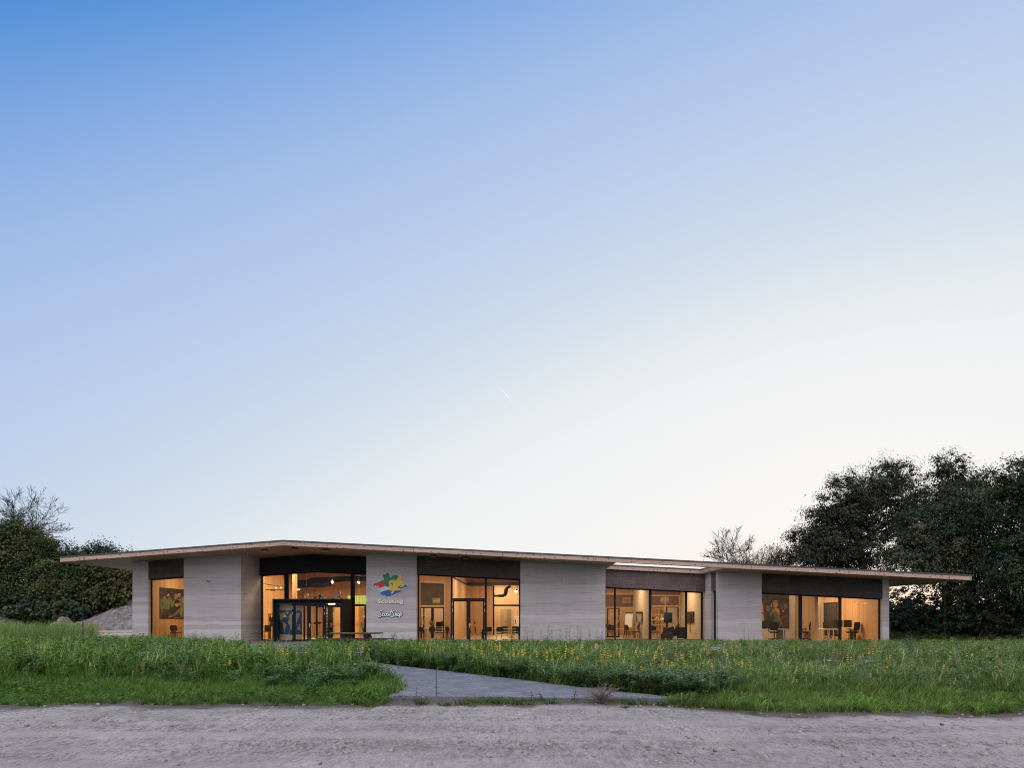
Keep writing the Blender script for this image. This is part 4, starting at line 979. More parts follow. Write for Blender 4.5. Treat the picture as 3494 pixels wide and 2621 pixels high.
# left end room: poster and chair, desk
XA = W1a + .452
def OW_(u, v, off): D = (XA + off) * F / (u - U0); return Vector((XA + off, D, pz(v, D)))
pa = lambda x: 500 + x * .1507
pv = lambda v: 1950 + v * .1507
PA = lambda pts, off: [OW_(pa(a), pv(b_), off) for a, b_ in pts]
t = thing('photo_poster', 'large photo poster of children in green jumpers on the left timber wall', 'poster', OW_(570, 2060, 0))
MB().prism(PA([(295, 365), (845, 415), (900, 420), (900, 1085), (845, 1083), (295, 1075)], .002), (.025, 0, 0)).build('panel', basic('poster backdrop', (.034, .020, .012), .6, .6, 2.5), t)
cols = {'g': (.12, .16, .045), 'd': (.010, .016, .010), 'f': (.36, .19, .10), 'h': (.010, .006, .005), 'b': (.07, .038, .022), 's': (.025, .04, .055), 'y': (.4, .2, .015), 'c': (.2, .115, .065), 'k': (.010, .007, .006)}
cm = {k: basic('print tone ' + k, v, .6, .2, 6) for k, v in cols.items()}
off = .028; pic = MB(); KS = list(cols)
for nm, k, pts in (('print', 'b', [(310, 900), (420, 940), (560, 930), (545, 860), (600, 1000), (540, 1070), (310, 1068)]), ('print', 'g', [(308, 610), (345, 640), (380, 900), (375, 945), (345, 945), (308, 820)]),
                   ('print', 'b', [(370, 840), (520, 850), (490, 960), (470, 975), (440, 1060), (390, 1060), (365, 960)]), ('print', 'g', [(440, 545), (385, 575), (345, 680), (372, 700), (370, 840), (430, 862), (520, 858), (530, 770), (560, 740), (572, 670), (540, 590), (500, 565)]),
                   ('print', 'k', [(362, 955), (410, 955), (410, 1030), (435, 1068), (375, 1065)]), ('print', 'k', [(430, 975), (485, 975), (475, 1040), (440, 1060)]),
                   ('print', 's', [(425, 545), (470, 575), (520, 570), (520, 600), (480, 610), (490, 665), (440, 610)]), ('print', 'f', [(470, 500), (520, 500), (522, 560), (495, 580), (468, 560)]), ('print', 'h', [(455, 470), (500, 448), (540, 470), (538, 520), (500, 505), (465, 540)]),
                   ('print', 'g', [(560, 700), (640, 650), (720, 640), (800, 580), (840, 560), (845, 900), (600, 820), (545, 835)]), ('print', 'c', [(615, 560), (660, 510), (710, 520), (725, 580), (690, 640), (630, 640)]),
                   ('print', 'f', [(705, 500), (770, 500), (770, 560), (740, 600), (712, 560)]), ('print', 'h', [(670, 440), (720, 410), (785, 430), (790, 490), (740, 490), (700, 520), (680, 500)]), ('print', 's', [(770, 540), (800, 530), (800, 570), (760, 600)]),
                   ('print', 'd', [(540, 840), (640, 770), (760, 770), (780, 840), (690, 900), (600, 960), (570, 980)]), ('print', 'f', [(640, 740), (700, 720), (750, 760), (690, 820), (650, 780)]), ('print', 'h', [(630, 690), (680, 640), (740, 660), (750, 720), (690, 725), (640, 750)]),
                   ('print', 'g', [(570, 1000), (680, 900), (780, 810), (845, 800), (845, 1040), (780, 1040), (740, 960), (640, 1010), (590, 1035)]), ('print', 'y', [(780, 850), (830, 810), (830, 870), (780, 990), (760, 980)]), ('print', 'f', [(490, 1035), (560, 1005), (575, 1030), (510, 1060)]),
                   ('print', 'f', [(800, 640), (845, 570), (845, 740), (815, 720)]), ('print', 's', [(500, 1045), (620, 1050), (620, 1062), (505, 1060)]), ('print', 'y', [(622, 1050), (800, 1055), (800, 1066), (622, 1063)])):
    pic.poly(PA(pts, off), KS.index(k)); off += .0006
pic.build('picture', [cm[k] for k in KS], t)
D = 44.6
table('side_table', 'orange wooden table at the left end window', px(600, D), D + .5, 1.5, .6, .80, basic('orange top', (.55, .28, .08), .4), BLACKP)
place('brown', px(606, D), D - .2, math.pi - .15, 'brown leather chair in the left end window under the poster', 'brown leather chairs', sc=1.15)
# recess rooms
table('meeting_table', 'round-edged table behind the left recess window', px(2094, 47.2), 47.2, 1.9, 1.0, .76, TABLE, BLACKP)
for u, yy, rz, lab in ((2084, 46.2, math.pi - .1, 'brown chair nearest the left edge of the recess window'), (2146, 46.6, math.pi - 1.1, 'brown chair turned sideways under the flip chart'), (2166, 47.6, -1.5, 'tan-lit brown chair next to the screen wall'), (2178, 48.3, -1.5, 'brown chair furthest back along the screen wall'), (2076, 48.2, 0, 'brown chair behind the meeting table')):
    place('brown', px(u, yy), yy, rz, lab, 'brown leather chairs', sc=1.15)
y = 49.6
t = thing('flip_chart', 'white flip chart on a tripod behind the recess window', 'flip chart', (px(2144, y), y, .04))
z0, z1 = pz(2142, y), pz(2092, y)
MB().prism([P(2131, 2142, y), P(2156, 2142, y), P(2159.5, 2092, y + .25), P(2135, 2092, y + .25)], (0, .02, .004)).build('board', WHITE, t)
MB().prism([P(2133, 2094, y + .2), P(2161, 2094, y + .2), P(2161, 2091, y + .2), P(2133, 2091, y + .2)], (0, .1, 0)).build('clamp', BLACKP, t)
for a, b_, dy in ((2133, 2126, 0), (2158, 2160, 0), (2146, 2148, .5)): MB().tube([P(a, 2095, y + .28), (px(b_, y), y + dy - .1, .045)], .018, 6).build('leg', ZINC, t)
def wall_tv(x, y0, y1, z0, z1, lab):
    t = thing('wall_screen', lab, 'television', (x, (y0 + y1) / 2, (z0 + z1) / 2))
    MB().bbox(x - .09, x - .03, y0, y1, z0, z1, .008).build('screen', basic('screen gloss', (.015, .015, .017), .08), t)
    MB().box(x - .031, x - .002, (y0 + y1) / 2 - .2, (y0 + y1) / 2 + .2, z0 + .2, z1 - .2).build('bracket', BLACKP, t)
    for dy in (-.05, .12): MB().tube([(x - .015, (y0 + y1) / 2 + dy, z0 + .2), (x - .02, (y0 + y1) / 2 + dy * 1.6, z0 - .3), (x - .015, (y0 + y1) / 2 + dy * .7, z0 - .7)], .010, 5).build('cable', BLACKP, t)
wall_tv(8.12, 46.9, 49.3, pz(2125.5, 48), pz(2088, 48), 'black screen on the partition between the two recess rooms')
wall_tv(11.62, 46.7, 48.9, pz(2125.5, 47.8), pz(2088, 47.8), 'black screen with hanging cables on the right recess wall')
y = 49.8
t = thing('cube_shelf', 'open timber shelf of square compartments with bits and pieces', 'shelf', (px(2246, y), y, .04))
x0, x1 = px(2223, y), px(2269, y); mb = MB()
zs = [.2 + i * .385 for i in range(6)]
for zz in zs: mb.box(x0, x1, y, y + .32, zz, zz + .03)
for i in range(5):
    xx = x0 + (x1 - x0 - .03) * i / 4
    for a, b_ in zip(zs[:-1], zs[1:]): 
        if not (i in (1, 3) and a > 1.6): mb.box(xx, xx + .03, y + .002, y + .318, a + .031, b_ - .001)
for xx in (x0, x1 - .03): mb.box(xx, xx + .03, y + .002, y + .318, .04, .199)
mb.build('carcass', PINE_P, t)
def trinket(u, v, lab, mat, kind):
    q = P(u, v, y + .15); mb = MB()
    if kind == 'helmet': mb.loft([(q.x, q.y, q.z, .15, .12), (q.x, q.y, q.z + .06, .14, .11), (q.x, q.y, q.z + .13, .08, .07), (q.x, q.y, q.z + .15, .01, .01)])
    elif kind == 'lamp': mb.lathe([(.05, 0), (.05, .02), (.012, .03), (.012, .16), (.07, .18), (.04, .26)], q, 10)
    else: mb.lathe([(.04, 0), (.09, .08), (.08, .16), (.03, .22)], q, 10)
    tag(mb.build('shelf_ornament', mat, at=q), lab, 'ornament', 'small things on the cube shelf')
zr = lambda i: V0 - (zs[i] + .032 - EYE) * F / (y + .15)
trinket(2259, zr(3), 'cream helmet-shaped ornament on the cube shelf', basic('cream shell', (.6, .52, .38), .4), 'helmet')
trinket(2241, zr(3), 'yellow squat pot on the cube shelf', basic('yellow glaze', (.6, .4, .04), .4), 'pot')
trinket(2229, zr(3), 'dark jar at the left of the cube shelf', BLACKP, 'pot')
trinket(2230, zr(2), 'dark small lamp low on the cube shelf', BLACKP, 'lamp')
trinket(2247, zr(2), 'brown jar in the middle of the cube shelf', CHAIRB, 'pot')
trinket(2260, zr(4), 'tall dark ornament on top of the cube shelf', BLACKP, 'lamp')
y = 48.6
t = thing('presentation_screen', 'black screen on a thin stand before the globe door', 'television', (px(2279, y), y, .04))
MB().bbox(px(2265, y), px(2294, y), y - .03, y + .03, pz(2126.5, y), pz(2091.5, y), .008).build('screen', basic('screen gloss dark', (.012, .012, .014), .12), t)
MB().tube([(px(2279, y), y + .05, .08), (px(2279, y), y + .05, 1.5)], .03, 8).bbox(px(2279, y) - .35, px(2279, y) + .35, y - .2, y + .25, .041, .08, .01).build('stand', BLACKP, t)
place('green', px(2230, 46.6), 46.6, math.pi - .5, 'dark green chair behind the glass just right of the thick mullion', GC, sc=1.1)
def sofa(lab, x0, x1, y0, y1, h, mat, name='lounge_chair', cat='armchair'):
    t = thing(name, lab, cat, ((x0 + x1) / 2, (y0 + y1) / 2, .04))
    MB().bbox(x0, x1, y0, y1, .12, .42, .03).build('seat', mat, t)
    MB().bbox(x0, x1, y0 - .12, y0, .12, h, .03).build('backrest', mat, t)
    for x in (x0 + .06, x1 - .06):
        for yy in (y0 + .05, y1 - .06): MB().tube([(x, yy, .125), (x, yy, .041)], .02, 6).build('leg', BLACKP, t)
sofa('low brown lounge chair under the black stand screen', px(2262, 47.0), px(2294, 47.0), 47.0, 47.6, .86, CHAIRB)
sofa('low grey-brown bench seat with its back to the recess window', px(2259, 46.0), px(2296, 46.0), 46.0, 46.5, .55, basic('taupe fabric', (.07, .055, .045), .8), 'bench_seat', 'bench')
sofa('dark green high-backed chair in the right part of the recess', px(2314, 46.4), px(2339, 46.4), 46.4, 46.9, .88, CHAIRG)
table('coffee_table', 'low timber coffee table between the recess chairs', px(2262, 48.0), 48.0, .9, .6, .5, TABLE, WHITE)
house_plant('potted_fern', 'dark fern on the floor between the two lounge chairs', px(2303, 46.2), 46.2, .04, 1.0, 40, .05, 12, WHITE, (.02, .035, .015))
# right end room
y = 46.17
t = thing('photo_poster', 'large photo poster of a blond person in a neckerchief on the cream wall', 'poster', P(2640, 2070, y))
MB().box(px(2586, y), px(2692.5, y), y - .03, y - .001, pz(2145, y), pz(2020, y)).build('panel', basic('poster woods', (.04, .024, .015), .6, .8, 3.0), t)
pb = lambda a, b_: (2590 + a * .12059, 2000 + b_ * .12056)
cols = {'r': (.10, .06, .036), 'f': (.34, .18, .1), 'h': (.28, .16, .07), 'g': (.10, .16, .02), 'o': (.55, .19, .02), 'y': (.4, .26, .05), 'w': (.13, .095, .07), 'k': (.015, .013, .016), 'p': (.15, .015, .02), 'd': (.055, .032, .022)}
cm = {k: basic('print colour ' + k, v, .6, .25, 6) for k, v in cols.items()}
off = .032; pic = MB(); KS = list(cols)
for k, pts in (('r', [(540, 1000), (620, 900), (720, 830), (845, 820), (845, 1190), (540, 1170)]), ('d', [(640, 1000), (760, 900), (780, 920), (660, 1040)]), ('d', [(150, 780), (220, 700), (260, 760), (230, 1030), (160, 1030)]),
               ('w', [(200, 560), (290, 560), (320, 620), (280, 740), (200, 700)]), ('r', [(620, 620), (660, 560), (680, 640), (650, 720)]), ('w', [(690, 540), (750, 500), (800, 520), (780, 640), (720, 680)]), ('p', [(740, 730), (800, 740), (790, 800), (750, 790)]), ('o', [(650, 690), (700, 680), (720, 730), (670, 750)]), ('p', [(800, 600), (845, 570), (845, 730), (815, 700)]),
               ('o', [(85, 470), (100, 500), (130, 740), (85, 760)]), ('y', [(85, 780), (120, 790), (155, 1030), (85, 1030)]), ('f', [(325, 530), (350, 495), (370, 520), (365, 610), (340, 600)]),
               ('g', [(330, 680), (400, 640), (540, 650), (590, 870), (540, 1090), (440, 1090), (390, 1050), (320, 880)]), ('d', [(330, 850), (440, 720), (500, 900), (420, 1000), (400, 1050), (330, 1050), (300, 960)]), ('w', [(420, 760), (470, 700), (520, 760), (520, 860), (480, 905), (425, 860)]), ('g', [(400, 1000), (480, 915), (540, 880), (540, 1090), (440, 1080)]),
               ('o', [(430, 660), (500, 640), (575, 650), (580, 830), (500, 720)]), ('y', [(440, 660), (500, 615), (510, 680), (430, 740)]), ('f', [(540, 910), (570, 900), (660, 1080), (655, 1120), (620, 1060)]),
               ('h', [(385, 480), (430, 400), (510, 420), (540, 530), (510, 610), (480, 580), (400, 600)]), ('f', [(425, 470), (500, 460), (505, 560), (470, 640), (430, 620)]), ('k', [(375, 440), (440, 345), (500, 370), (515, 430), (460, 400), (400, 430)])):
    pic.poly([P(*pb(a, b_), y - off) for a, b_ in pts], KS.index(k)); off += .0006
pic.build('picture', [cm[k] for k in KS], t)
WDESK = 'white desk behind the '
table('office_desk', WDESK + 'left pane of the right end window, below the poster', px(2622, 44.8), 44.8, 2.0, .8, .78, WHITE, WHITE, 'desk')
table('office_desk', WDESK + 'middle pane of the right end window', px(2775, 45.2), 45.2, 1.9, .8, .78, WHITE, WHITE, 'desk')
table('office_desk', WDESK + 'right pane of the right end window', px(2885, 45.0), 45.0, 2.1, .8, .78, WHITE, WHITE, 'desk')
tag(MB().bbox(px(2656, 45.0), px(2678, 45.0), 44.9, 45.4, .05, .74, .01).build('drawer_unit', basic('grey unit', (.2, .17, .14), .6), at=(px(2667, 45.0), 45.1, .04)), 'grey drawer unit below the poster', 'drawer unit')
tag(MB().bbox(px(2908, 44.6), px(2942, 44.6), 44.4, 44.9, .05, .76, .01).build('drawer_unit', basic('brown unit', (.13, .085, .055), .6), at=(px(2925, 44.6), 44.6, .04)), 'brown cupboard at the end of the right desk', 'drawer unit')
place('office', px(2642, 43.9), 43.9, math.pi - .4, 'black office chair in front of the poster', 'black office chairs', sc=1.12)
place('office', px(2747, 44.2), 44.2, math.pi + .9, 'black office chair half hidden behind the left mullion of the right end window', 'black office chairs', sc=1.12)
place('office', px(2907, 44.0), 44.0, math.pi + .5, 'black office chair before the timber wall in the right pane', 'black office chairs', sc=1.12)
place('office', px(2832, 46.2), 46.2, .3, 'black office chair behind the middle desk beside the dark inner pane', 'black office chairs', sc=1.1)
monitor(px(2608, 44.9), 44.9, .78, .75, .42, 'wide dark monitor at the left edge of the poster desk')
monitor(px(2632, 45.0), 45.0, .78, .62, .40, 'dark monitor beside the office chair under the poster')
monitor(px(2752, 45.5), 45.5, .78, .5, .38, 'dark monitor just right of the left mullion')
monitor(px(2859, 45.2), 45.2, .78, .60, .46, 'dark monitor left of the right mullion')
monitor(px(2899, 45.0), 45.0, .78, .78, .46, 'wide dark monitor before the timber end wall')
for yy, z, lab in ((43.2, pz(2060.5, 43.2), 'white double socket high on the right timber wall'), (42.6, pz(2181, 42.6), 'white double socket near the floor of the right timber wall')):
    t = thing('wall_socket', lab, 'socket', (W6a - .06, yy, z)); x = W6a - .052
    MB().bbox(x - .02, x + .001, yy - .35, yy + .35, z - .045, z + .045, .006).build('plate', WHITE, t)
    for d in (-.17, .17): MB().tube([(x - .021, yy + d, z), (x - .024, yy + d, z)], .03, 10).build('outlet', BLACKP, t)
# ================================================================== ground, road, path
def np_mesh(name, V, Q, mat, col=None, smooth=False, parent=None):
    me = bpy.data.meshes.new(name)
    V = np.asarray(V, np.float32); Q = np.asarray(Q, np.int32)
    me.vertices.add(len(V)); me.vertices.foreach_set('co', V.ravel())
    me.loops.add(Q.size); me.loops.foreach_set('vertex_index', Q.ravel())
    me.polygons.add(len(Q)); k = Q.shape[1]
    me.polygons.foreach_set('loop_start', np.arange(0, Q.size, k, dtype=np.int32))
    try: me.polygons.foreach_set('loop_total', np.full(len(Q), k, np.int32))
    except Exception: pass
    if smooth: me.polygons.foreach_set('use_smooth', np.ones(len(Q), bool))
    if col is not None:
        at = me.attributes.new('Col', 'FLOAT_COLOR', 'POINT')
        c = np.ones((len(V), 4), np.float32); c[:, :3] = col; at.data.foreach_set('color', c.ravel())
    me.materials.append(mat); me.update(calc_edges=True); me.validate()
    o = bpy.data.objects.new(name, me); COL.objects.link(o)
    if parent: o.parent = parent
    return o
def vnoise(x, y, seed=0):                               # smooth value noise
    xi, yi = np.floor(x), np.floor(y); xf, yf = x - xi, y - yi
    def h(a, b):
        n = np.sin(a * 127.1 + b * 311.7 + seed * 74.7) * 43758.5453; return n - np.floor(n)
    u, v = xf * xf * (3 - 2 * xf), yf * yf * (3 - 2 * yf)
    return (h(xi, yi) * (1 - u) + h(xi + 1, yi) * u) * (1 - v) + (h(xi, yi + 1) * (1 - u) + h(xi + 1, yi + 1) * u) * v
def fbm(x, y, seed=0, o=4):
    s_, a = 0, .5
    for i in range(o): s_ = s_ + a * vnoise(x * 2 ** i, y * 2 ** i, seed + i); a *= .5
    return s_
rg = np.random.default_rng(7)
# base ground to the horizon
SOIL = basic('meadow soil', (.045, .048, .026), .95, .4, 1.5, bump=.3)
tag(MB().box(-4000, 4000, -400, 6000, -3, -.03).build('ground', SOIL), kind='structure')
# sandy road in the foreground, modelled with ruts and lumps
def edge_y(x):                                          # where the road meets the verge
    ss = np.clip((x - 2.4) / 1.8, 0, 1); ss = ss * ss * (3 - 2 * ss); e = np.where(x < -2.6, 12.2, 12.55 - 1.5 * ss)
    return e + (fbm(x * .8, x * 0 + 3.3, 3) - .5) * 1.1 + (fbm(x * 3.1, x * 0 + 7.3, 5) - .5) * .5
def road_mat():
    t = NT('sandy road'); v = t.coords(); st = t.coords((.45, 1.0, 1))
    big = t.noise(t.coords((.16, .22, 1)), 1.3, 5, .62, .5); mid = t.noise(t.coords((1, .42, 1)), 2.6, 6, .7, .6); fine = t.noise(t.coords((1, .36, 1)), 17, 6, .78); grit = t.noise(t.coords((1, .33, 1)), 75, 4, .75)
    area_ = t.rng(t.noise(t.coords((.3, .4, 1)), .9, 4, .6, .4), .40, .58, 0, 1)
    f = t.math('ADD', t.math('ADD', t.math('MULTIPLY', big, .36), t.math('MULTIPLY', mid, .28)), t.math('ADD', t.math('MULTIPLY', fine, .46), t.math('MULTIPLY', grit, .32)))
    cr_ = t.n('ValToRGB'); t.l(f, cr_.inputs[0]); e = cr_.color_ramp.elements
    e[0].position = .52; e[0].color = (.085, .075, .062, 1); e[1].position = .90; e[1].color = (.47, .435, .395, 1)
    x_ = cr_.color_ramp.elements.new(.64); x_.color = (.205, .185, .162, 1)
    x_ = cr_.color_ramp.elements.new(.74); x_.color = (.315, .29, .26, 1)
    pit = t.noise(t.coords((1, .38, 1)), 13, 5, .68, .8)
    dk = t.math('MULTIPLY', t.rng(pit, .54, .62, 0, .8), t.math('ADD', t.math('MULTIPLY', area_, .75), .25))
    crack = t.noise(t.coords((.5, .55, 1)), 1.1, 9, .82, 1.6)
    dk2 = t.math('MULTIPLY', t.rng(crack, .60, .67, 0, 1), .7)
    rut = t.noise(t.coords((.03, 1.0, 1)), 1.7, 3, .5, .3)
    vo_ = t.n('TexVoronoi'); t.l(t.coords((1.0, .36, 1)), vo_.inputs['Vector']); vo_.inputs['Scale'].default_value = 19
    spk = t.math('MULTIPLY', t.math('LESS_THAN', vo_.outputs['Distance'], t.rng(fine, .3, .7, .12, .42)), t.math('GREATER_THAN', t.sep(vo_.outputs['Color'])[0], .55))
    spk = t.math('MULTIPLY', spk, t.math('ADD', t.math('MULTIPLY', area_, .5), .3))
    dk = t.math('MAXIMUM', dk, spk)
    lane = t.rng(rut, .44, .60, 1, .25); dk = t.math('MULTIPLY', dk, lane)
    base_ = t.mix(t.rng(rut, .42, .64, 0, .38), cr_.outputs[0], (.37, .345, .315, 1))
    c_ = t.mix(t.math('MAXIMUM', dk, dk2), base_, (.12, .105, .09, 1))
    at_ = t.n('Attribute'); at_.attribute_name = 'Col'
    hum = t.math('ADD', at_.outputs['Fac'], t.math('MULTIPLY', t.math('SUBTRACT', mid, .5), .9))
    c_ = t.mix(t.rng(hum, .35, .75, 0, .8), c_, (.060, .048, .036, 1))
    t.set(t.b.inputs['Base Color'], c_); t.b.inputs['Roughness'].default_value = .95; t.b.inputs['Specular IOR Level'].default_value = .15
    hh = t.math('SUBTRACT', t.math('ADD', t.math('MULTIPLY', mid, .5), t.math('ADD', t.math('MULTIPLY', fine, .55), t.math('MULTIPLY', grit, .25))), t.math('MULTIPLY', t.math('MAXIMUM', dk, dk2), .5))
    t.bump(hh, .7, .028); return t.mat
xs_ = np.concatenate([np.linspace(-90, -11, 60), np.linspace(-10.9, 10.9, 420), np.linspace(11, 90, 60)])
ys_ = np.concatenate([np.linspace(-12, 5.5, 30), np.linspace(5.6, 13.2, 200)])
X_, Y_ = np.meshgrid(xs_, ys_)
E_ = edge_y(X_)
Yr = np.where(Y_ > 5.5, 5.5 + (Y_ - 5.5) * (E_ + .55 - 5.5) / (13.2 - 5.5), Y_)
Zr = .012 + .05 * (fbm(X_ * .45, Yr * 1.1, 11, 5) - .45) + .022 * (fbm(X_ * 2.2, Yr * 4.5, 5, 4) - .5)
lump = np.clip(fbm(X_ * 1.3, Yr * 2.6, 21, 4) - .56, 0, 1); Zr = Zr - .18 * lump
Zr = np.maximum(Zr, -.02)
nx_ = len(xs_)
i_ = (np.arange(len(ys_) - 1)[:, None] * nx_ + np.arange(nx_ - 1)[None, :]).ravel()
tag(np_mesh('road', np.stack([X_.ravel(), Yr.ravel(), Zr.ravel()], 1), np.stack([i_, i_ + 1, i_ + nx_ + 1, i_ + nx_], 1), road_mat(), col=np.repeat(np.clip(1 - (E_ - Yr) / .9, 0, 1).reshape(-1, 1), 3, 1), smooth=True), kind='structure')
# brick path from the road to the entrance
def paver_mat():
    t = NT('grey pavers'); br = t.n('TexBrick'); v = t.coords((1, 1, 1), rot=(0, 0, R(38))); t.l(v, br.inputs['Vector'])
    br.inputs['Scale'].default_value = 1; br.inputs['Brick Width'].default_value = .21; br.inputs['Row Height'].default_value = .07; br.inputs['Mortar Size'].default_value = .009
    br.inputs['Color1'].default_value = (.165, .17, .195, 1); br.inputs['Color2'].default_value = (.26, .265, .285, 1); br.inputs['Mortar'].default_value = (.03, .03, .03, 1); br.inputs['Bias'].default_value = -.1
    n_ = t.noise(t.coords(), 1.2, 5, .65); n2 = t.noise(t.coords(), 7, 4)
    sand = t.rng(t.noise(t.coords((.7, 1.4, 1)), 1.1, 5, .7), .60, .72, 0, .75)
    c_ = t.mix(1.0, br.outputs['Color'], t.mix(t.rng(n_, .3, .7, 0, 1), (.72, .72, .72, 1), (1.2, 1.2, 1.2, 1)), 'MULTIPLY')
    c_ = t.mix(sand, c_, (.40, .37, .33, 1))
    t.set(t.b.inputs['Base Color'], c_); t.b.inputs['Roughness'].default_value = .8; t.bump(t.math('ADD', br.outputs['Fac'], n2), .5, .006); return t.mat
PR = [(3.03, 12.8), (1.76, 14.2), (-.64, 17.3), (-3.9, 21.3), (-7.5, 26), (-10.6, 32), (-11.2, 37.6)]
PL = [(-2.62, 13.16), (-2.75, 15.2), (-3.9, 17.6), (-6.6, 21.2), (-10.4, 26.0), (-14.2, 32), (-15.6, 37.6)]
mb = MB()
for i in range(len(PR) - 1):
    mb.prism([(PL[i][0], PL[i][1], -.03), (PR[i][0], PR[i][1], -.03), (PR[i + 1][0], PR[i + 1][1], -.03), (PL[i + 1][0], PL[i + 1][1], -.03)], (0, 0, .095))
mb.prism([(-17.0, 37.605, -.03), (-9.0, 37.605, -.03), (-9.0, 44.0, -.03), (-17.0, 44.0, -.03)], (0, 0, .062))
tag(mb.build('path', paver_mat()), kind='structure')
KERB = basic('kerb concrete', (.12, .12, .13), .85, .25, 9)
mb = MB(); ka, kb = Vector((-2.75, 13.02, 0)), Vector((3.1, 12.66, 0)); n_ = 6; d_ = (kb - ka) / n_
for i in range(n_):
    a = ka + d_ * i; b = a + d_ * .994; pz_ = [-.004, .012, -.01, .006, 0, .01][i]
    mb.prism([(a.x, a.y, -.05), (b.x, b.y, -.05), (b.x, b.y + .10, -.05), (a.x, a.y + .10, -.05)], (0, 0, .112 + pz_))
tag(mb.build('path_kerb', KERB), kind='structure')
# pale yard and track at the far left
YARD = basic('yard sand', (.27, .24, .19), .95, .25, .6, bump=.3, stretch=(.4, 1.5, 1))
tag(MB().prism([(-75, 50, -.02), (-23.9, 44, -.02), (-23.9, 112, -.02), (-95, 112, -.02)], (0, 0, .03)).build('yard', YARD), kind='structure')
PALE = basic('concrete slab', (.42, .40, .37), .9, .1, 2)
tag(MB().box(-42, -23.8, 55, 58.5, .011, .14).build('pavement', PALE), kind='structure')
tag(MB().box(-50, -23.8, 61.5, 64.0, .011, .22).build('pavement', basic('timber edge strip', (.33, .29, .22), .9, .2, 2)), kind='structure')

# earth heaps
def heap(lab, u0, u1, vt, D, dy, seed, mat, sharp=.6, name='earth_heap', peak=None, zb=0):
    x0, x1 = px(u0, D), px(u1, D); H = pz(vt, D); n = 70; m = 40
    gx_ = np.linspace(0, 1, n); gy_ = np.linspace(0, 1, m); GX, GY = np.meshgrid(gx_, gy_)
    X = x0 + GX * (x1 - x0); Yv = D + (GY - .15) * dy
    pk = peak or .5
    prof = np.where(GX < pk, GX / pk, (1 - GX) / (1 - pk)); prof = np.clip(prof, 0, 1) ** sharp
    pry = np.clip(np.minimum(GY / .35, (1 - GY) / .4), 0, 1) ** .75
    rill = np.abs(fbm(X * .9 + fbm(X * .2, Yv * .2, seed) * 2, Yv * .25, seed + 3, 4) - .45) * 2
    Z = H * prof * pry * (.80 + .42 * fbm(X * .35, Yv * .35, seed, 4)) * (.72 + .56 * rill * pry)
    Z[pry * prof < .01] = -.1
    i_ = (np.arange(m - 1)[:, None] * n + np.arange(n - 1)[None, :]).ravel()
    return tag(np_mesh(name, np.stack([X.ravel(), Yv.ravel(), Z.ravel() + zb], 1), np.stack([i_, i_ + 1, i_ + n + 1, i_ + n], 1), mat, smooth=True), lab, 'earth heap')
def heap_mat(name, a, b, g, gk=.55):
    t = NT(name); n1 = t.noise(t.coords((1, .6, .5)), 1.6, 6, .7, .5); n2 = t.noise(t.coords(), .55, 4); n3 = t.noise(t.coords((1.2, 1, .35)), 3.2, 6, .75, 1.2)
    c_ = t.mix(t.rng(t.math('ADD', t.math('MULTIPLY', n1, .5), t.math('MULTIPLY', n3, .5)), .40, .62, 0, 1), c4(a), c4(b))
    c_ = t.mix(t.rng(n2, gk, gk + .1, 0, .85), c_, c4(g))
    t.set(t.b.inputs['Base Color'], c_); t.b.inputs['Roughness'].default_value = .95; t.bump(t.math('ADD', n1, n3), 1.0, .3); return t.mat
HM = heap_mat('pale earth', (.085, .080, .076), (.37, .35, .335), (.10, .13, .055), .60)
HM2 = heap_mat('straw heap', (.15, .115, .075), (.34, .27, .19), (.07, .11, .03), .58)
heap('big pale grey earth heap behind the left end of the pavilion', 240, 600, 1985, 86, 24, 3, HM, .6, peak=.55)
heap('small brown earth heap at the far left below the trees', 40, 160, 2087, 88, 7, 9, heap_mat('brown earth', (.12, .09, .07), (.26, .2, .16), (.07, .11, .03)), .7)
heap('rounded straw-coloured heap left of the rain chain', 138, 226, 2106, 78, 5, 15, HM2, .55)
heap('low grassy brown heap behind the rain chain', 196, 322, 2110, 76, 5, 22, HM2, .6)
heap('dry grass mound at the left edge of the picture', -120, 66, 2090, 84, 7, 31, HM2, .6)

# ================================================================== plants of the meadow
class TB:                                             # a template of quads with colours, one unit tall
    def __init__(s): s.v = []; s.q = []; s.c = []
    def quad(s, p, c):
        n = len(s.v); s.v += [list(x) for x in p]; s.q.append((n, n + 1, n + 2, n + 3)); s.c += [c] * 4
    def strip(s, pts, ws, side, c):
        n = len(s.v); side = np.array(side, float)
        for q, w_ in zip(pts, ws):
            s.v.append(list(np.array(q) - side * w_)); s.v.append(list(np.array(q) + side * w_)); s.c += [c, c]
        for i in range(len(pts) - 1): s.q.append((n + 2 * i, n + 2 * i + 1, n + 2 * i + 3, n + 2 * i + 2))
    def leaf(s, p, d, l, w_, up, c):
        p, d, up = np.array(p, float), np.array(d, float), np.array(up, float); d /= np.linalg.norm(d)
        sd = np.cross(d, up); sd /= np.linalg.norm(sd) + 1e-9; nr = np.cross(sd, d)
        m = p + d * l * .5
        s.quad([p, m + sd * w_ + nr * w_ * .3, p + d * l - nr * l * .12, m - sd * w_ + nr * w_ * .3], c)
    def done(s): return np.array(s.v, np.float32), np.array(s.q, np.int32), np.array(s.c, np.float32)
rr = random.Random(3)
def jit(c, k=.25):
    m = 1 + rr.uniform(-k, k); h = rr.uniform(-.12, .12)
    return (c[0] * m * (1 + h), c[1] * m, c[2] * m * (1 - h))
G_LEAF, G_STEM, G_GRASS, G_DARK, G_GREY, STRAW = (.100, .195, .032), (.27, .36, .11), (.075, .150, .018), (.085, .165, .052), (.155, .225, .115), (.36, .32, .17)
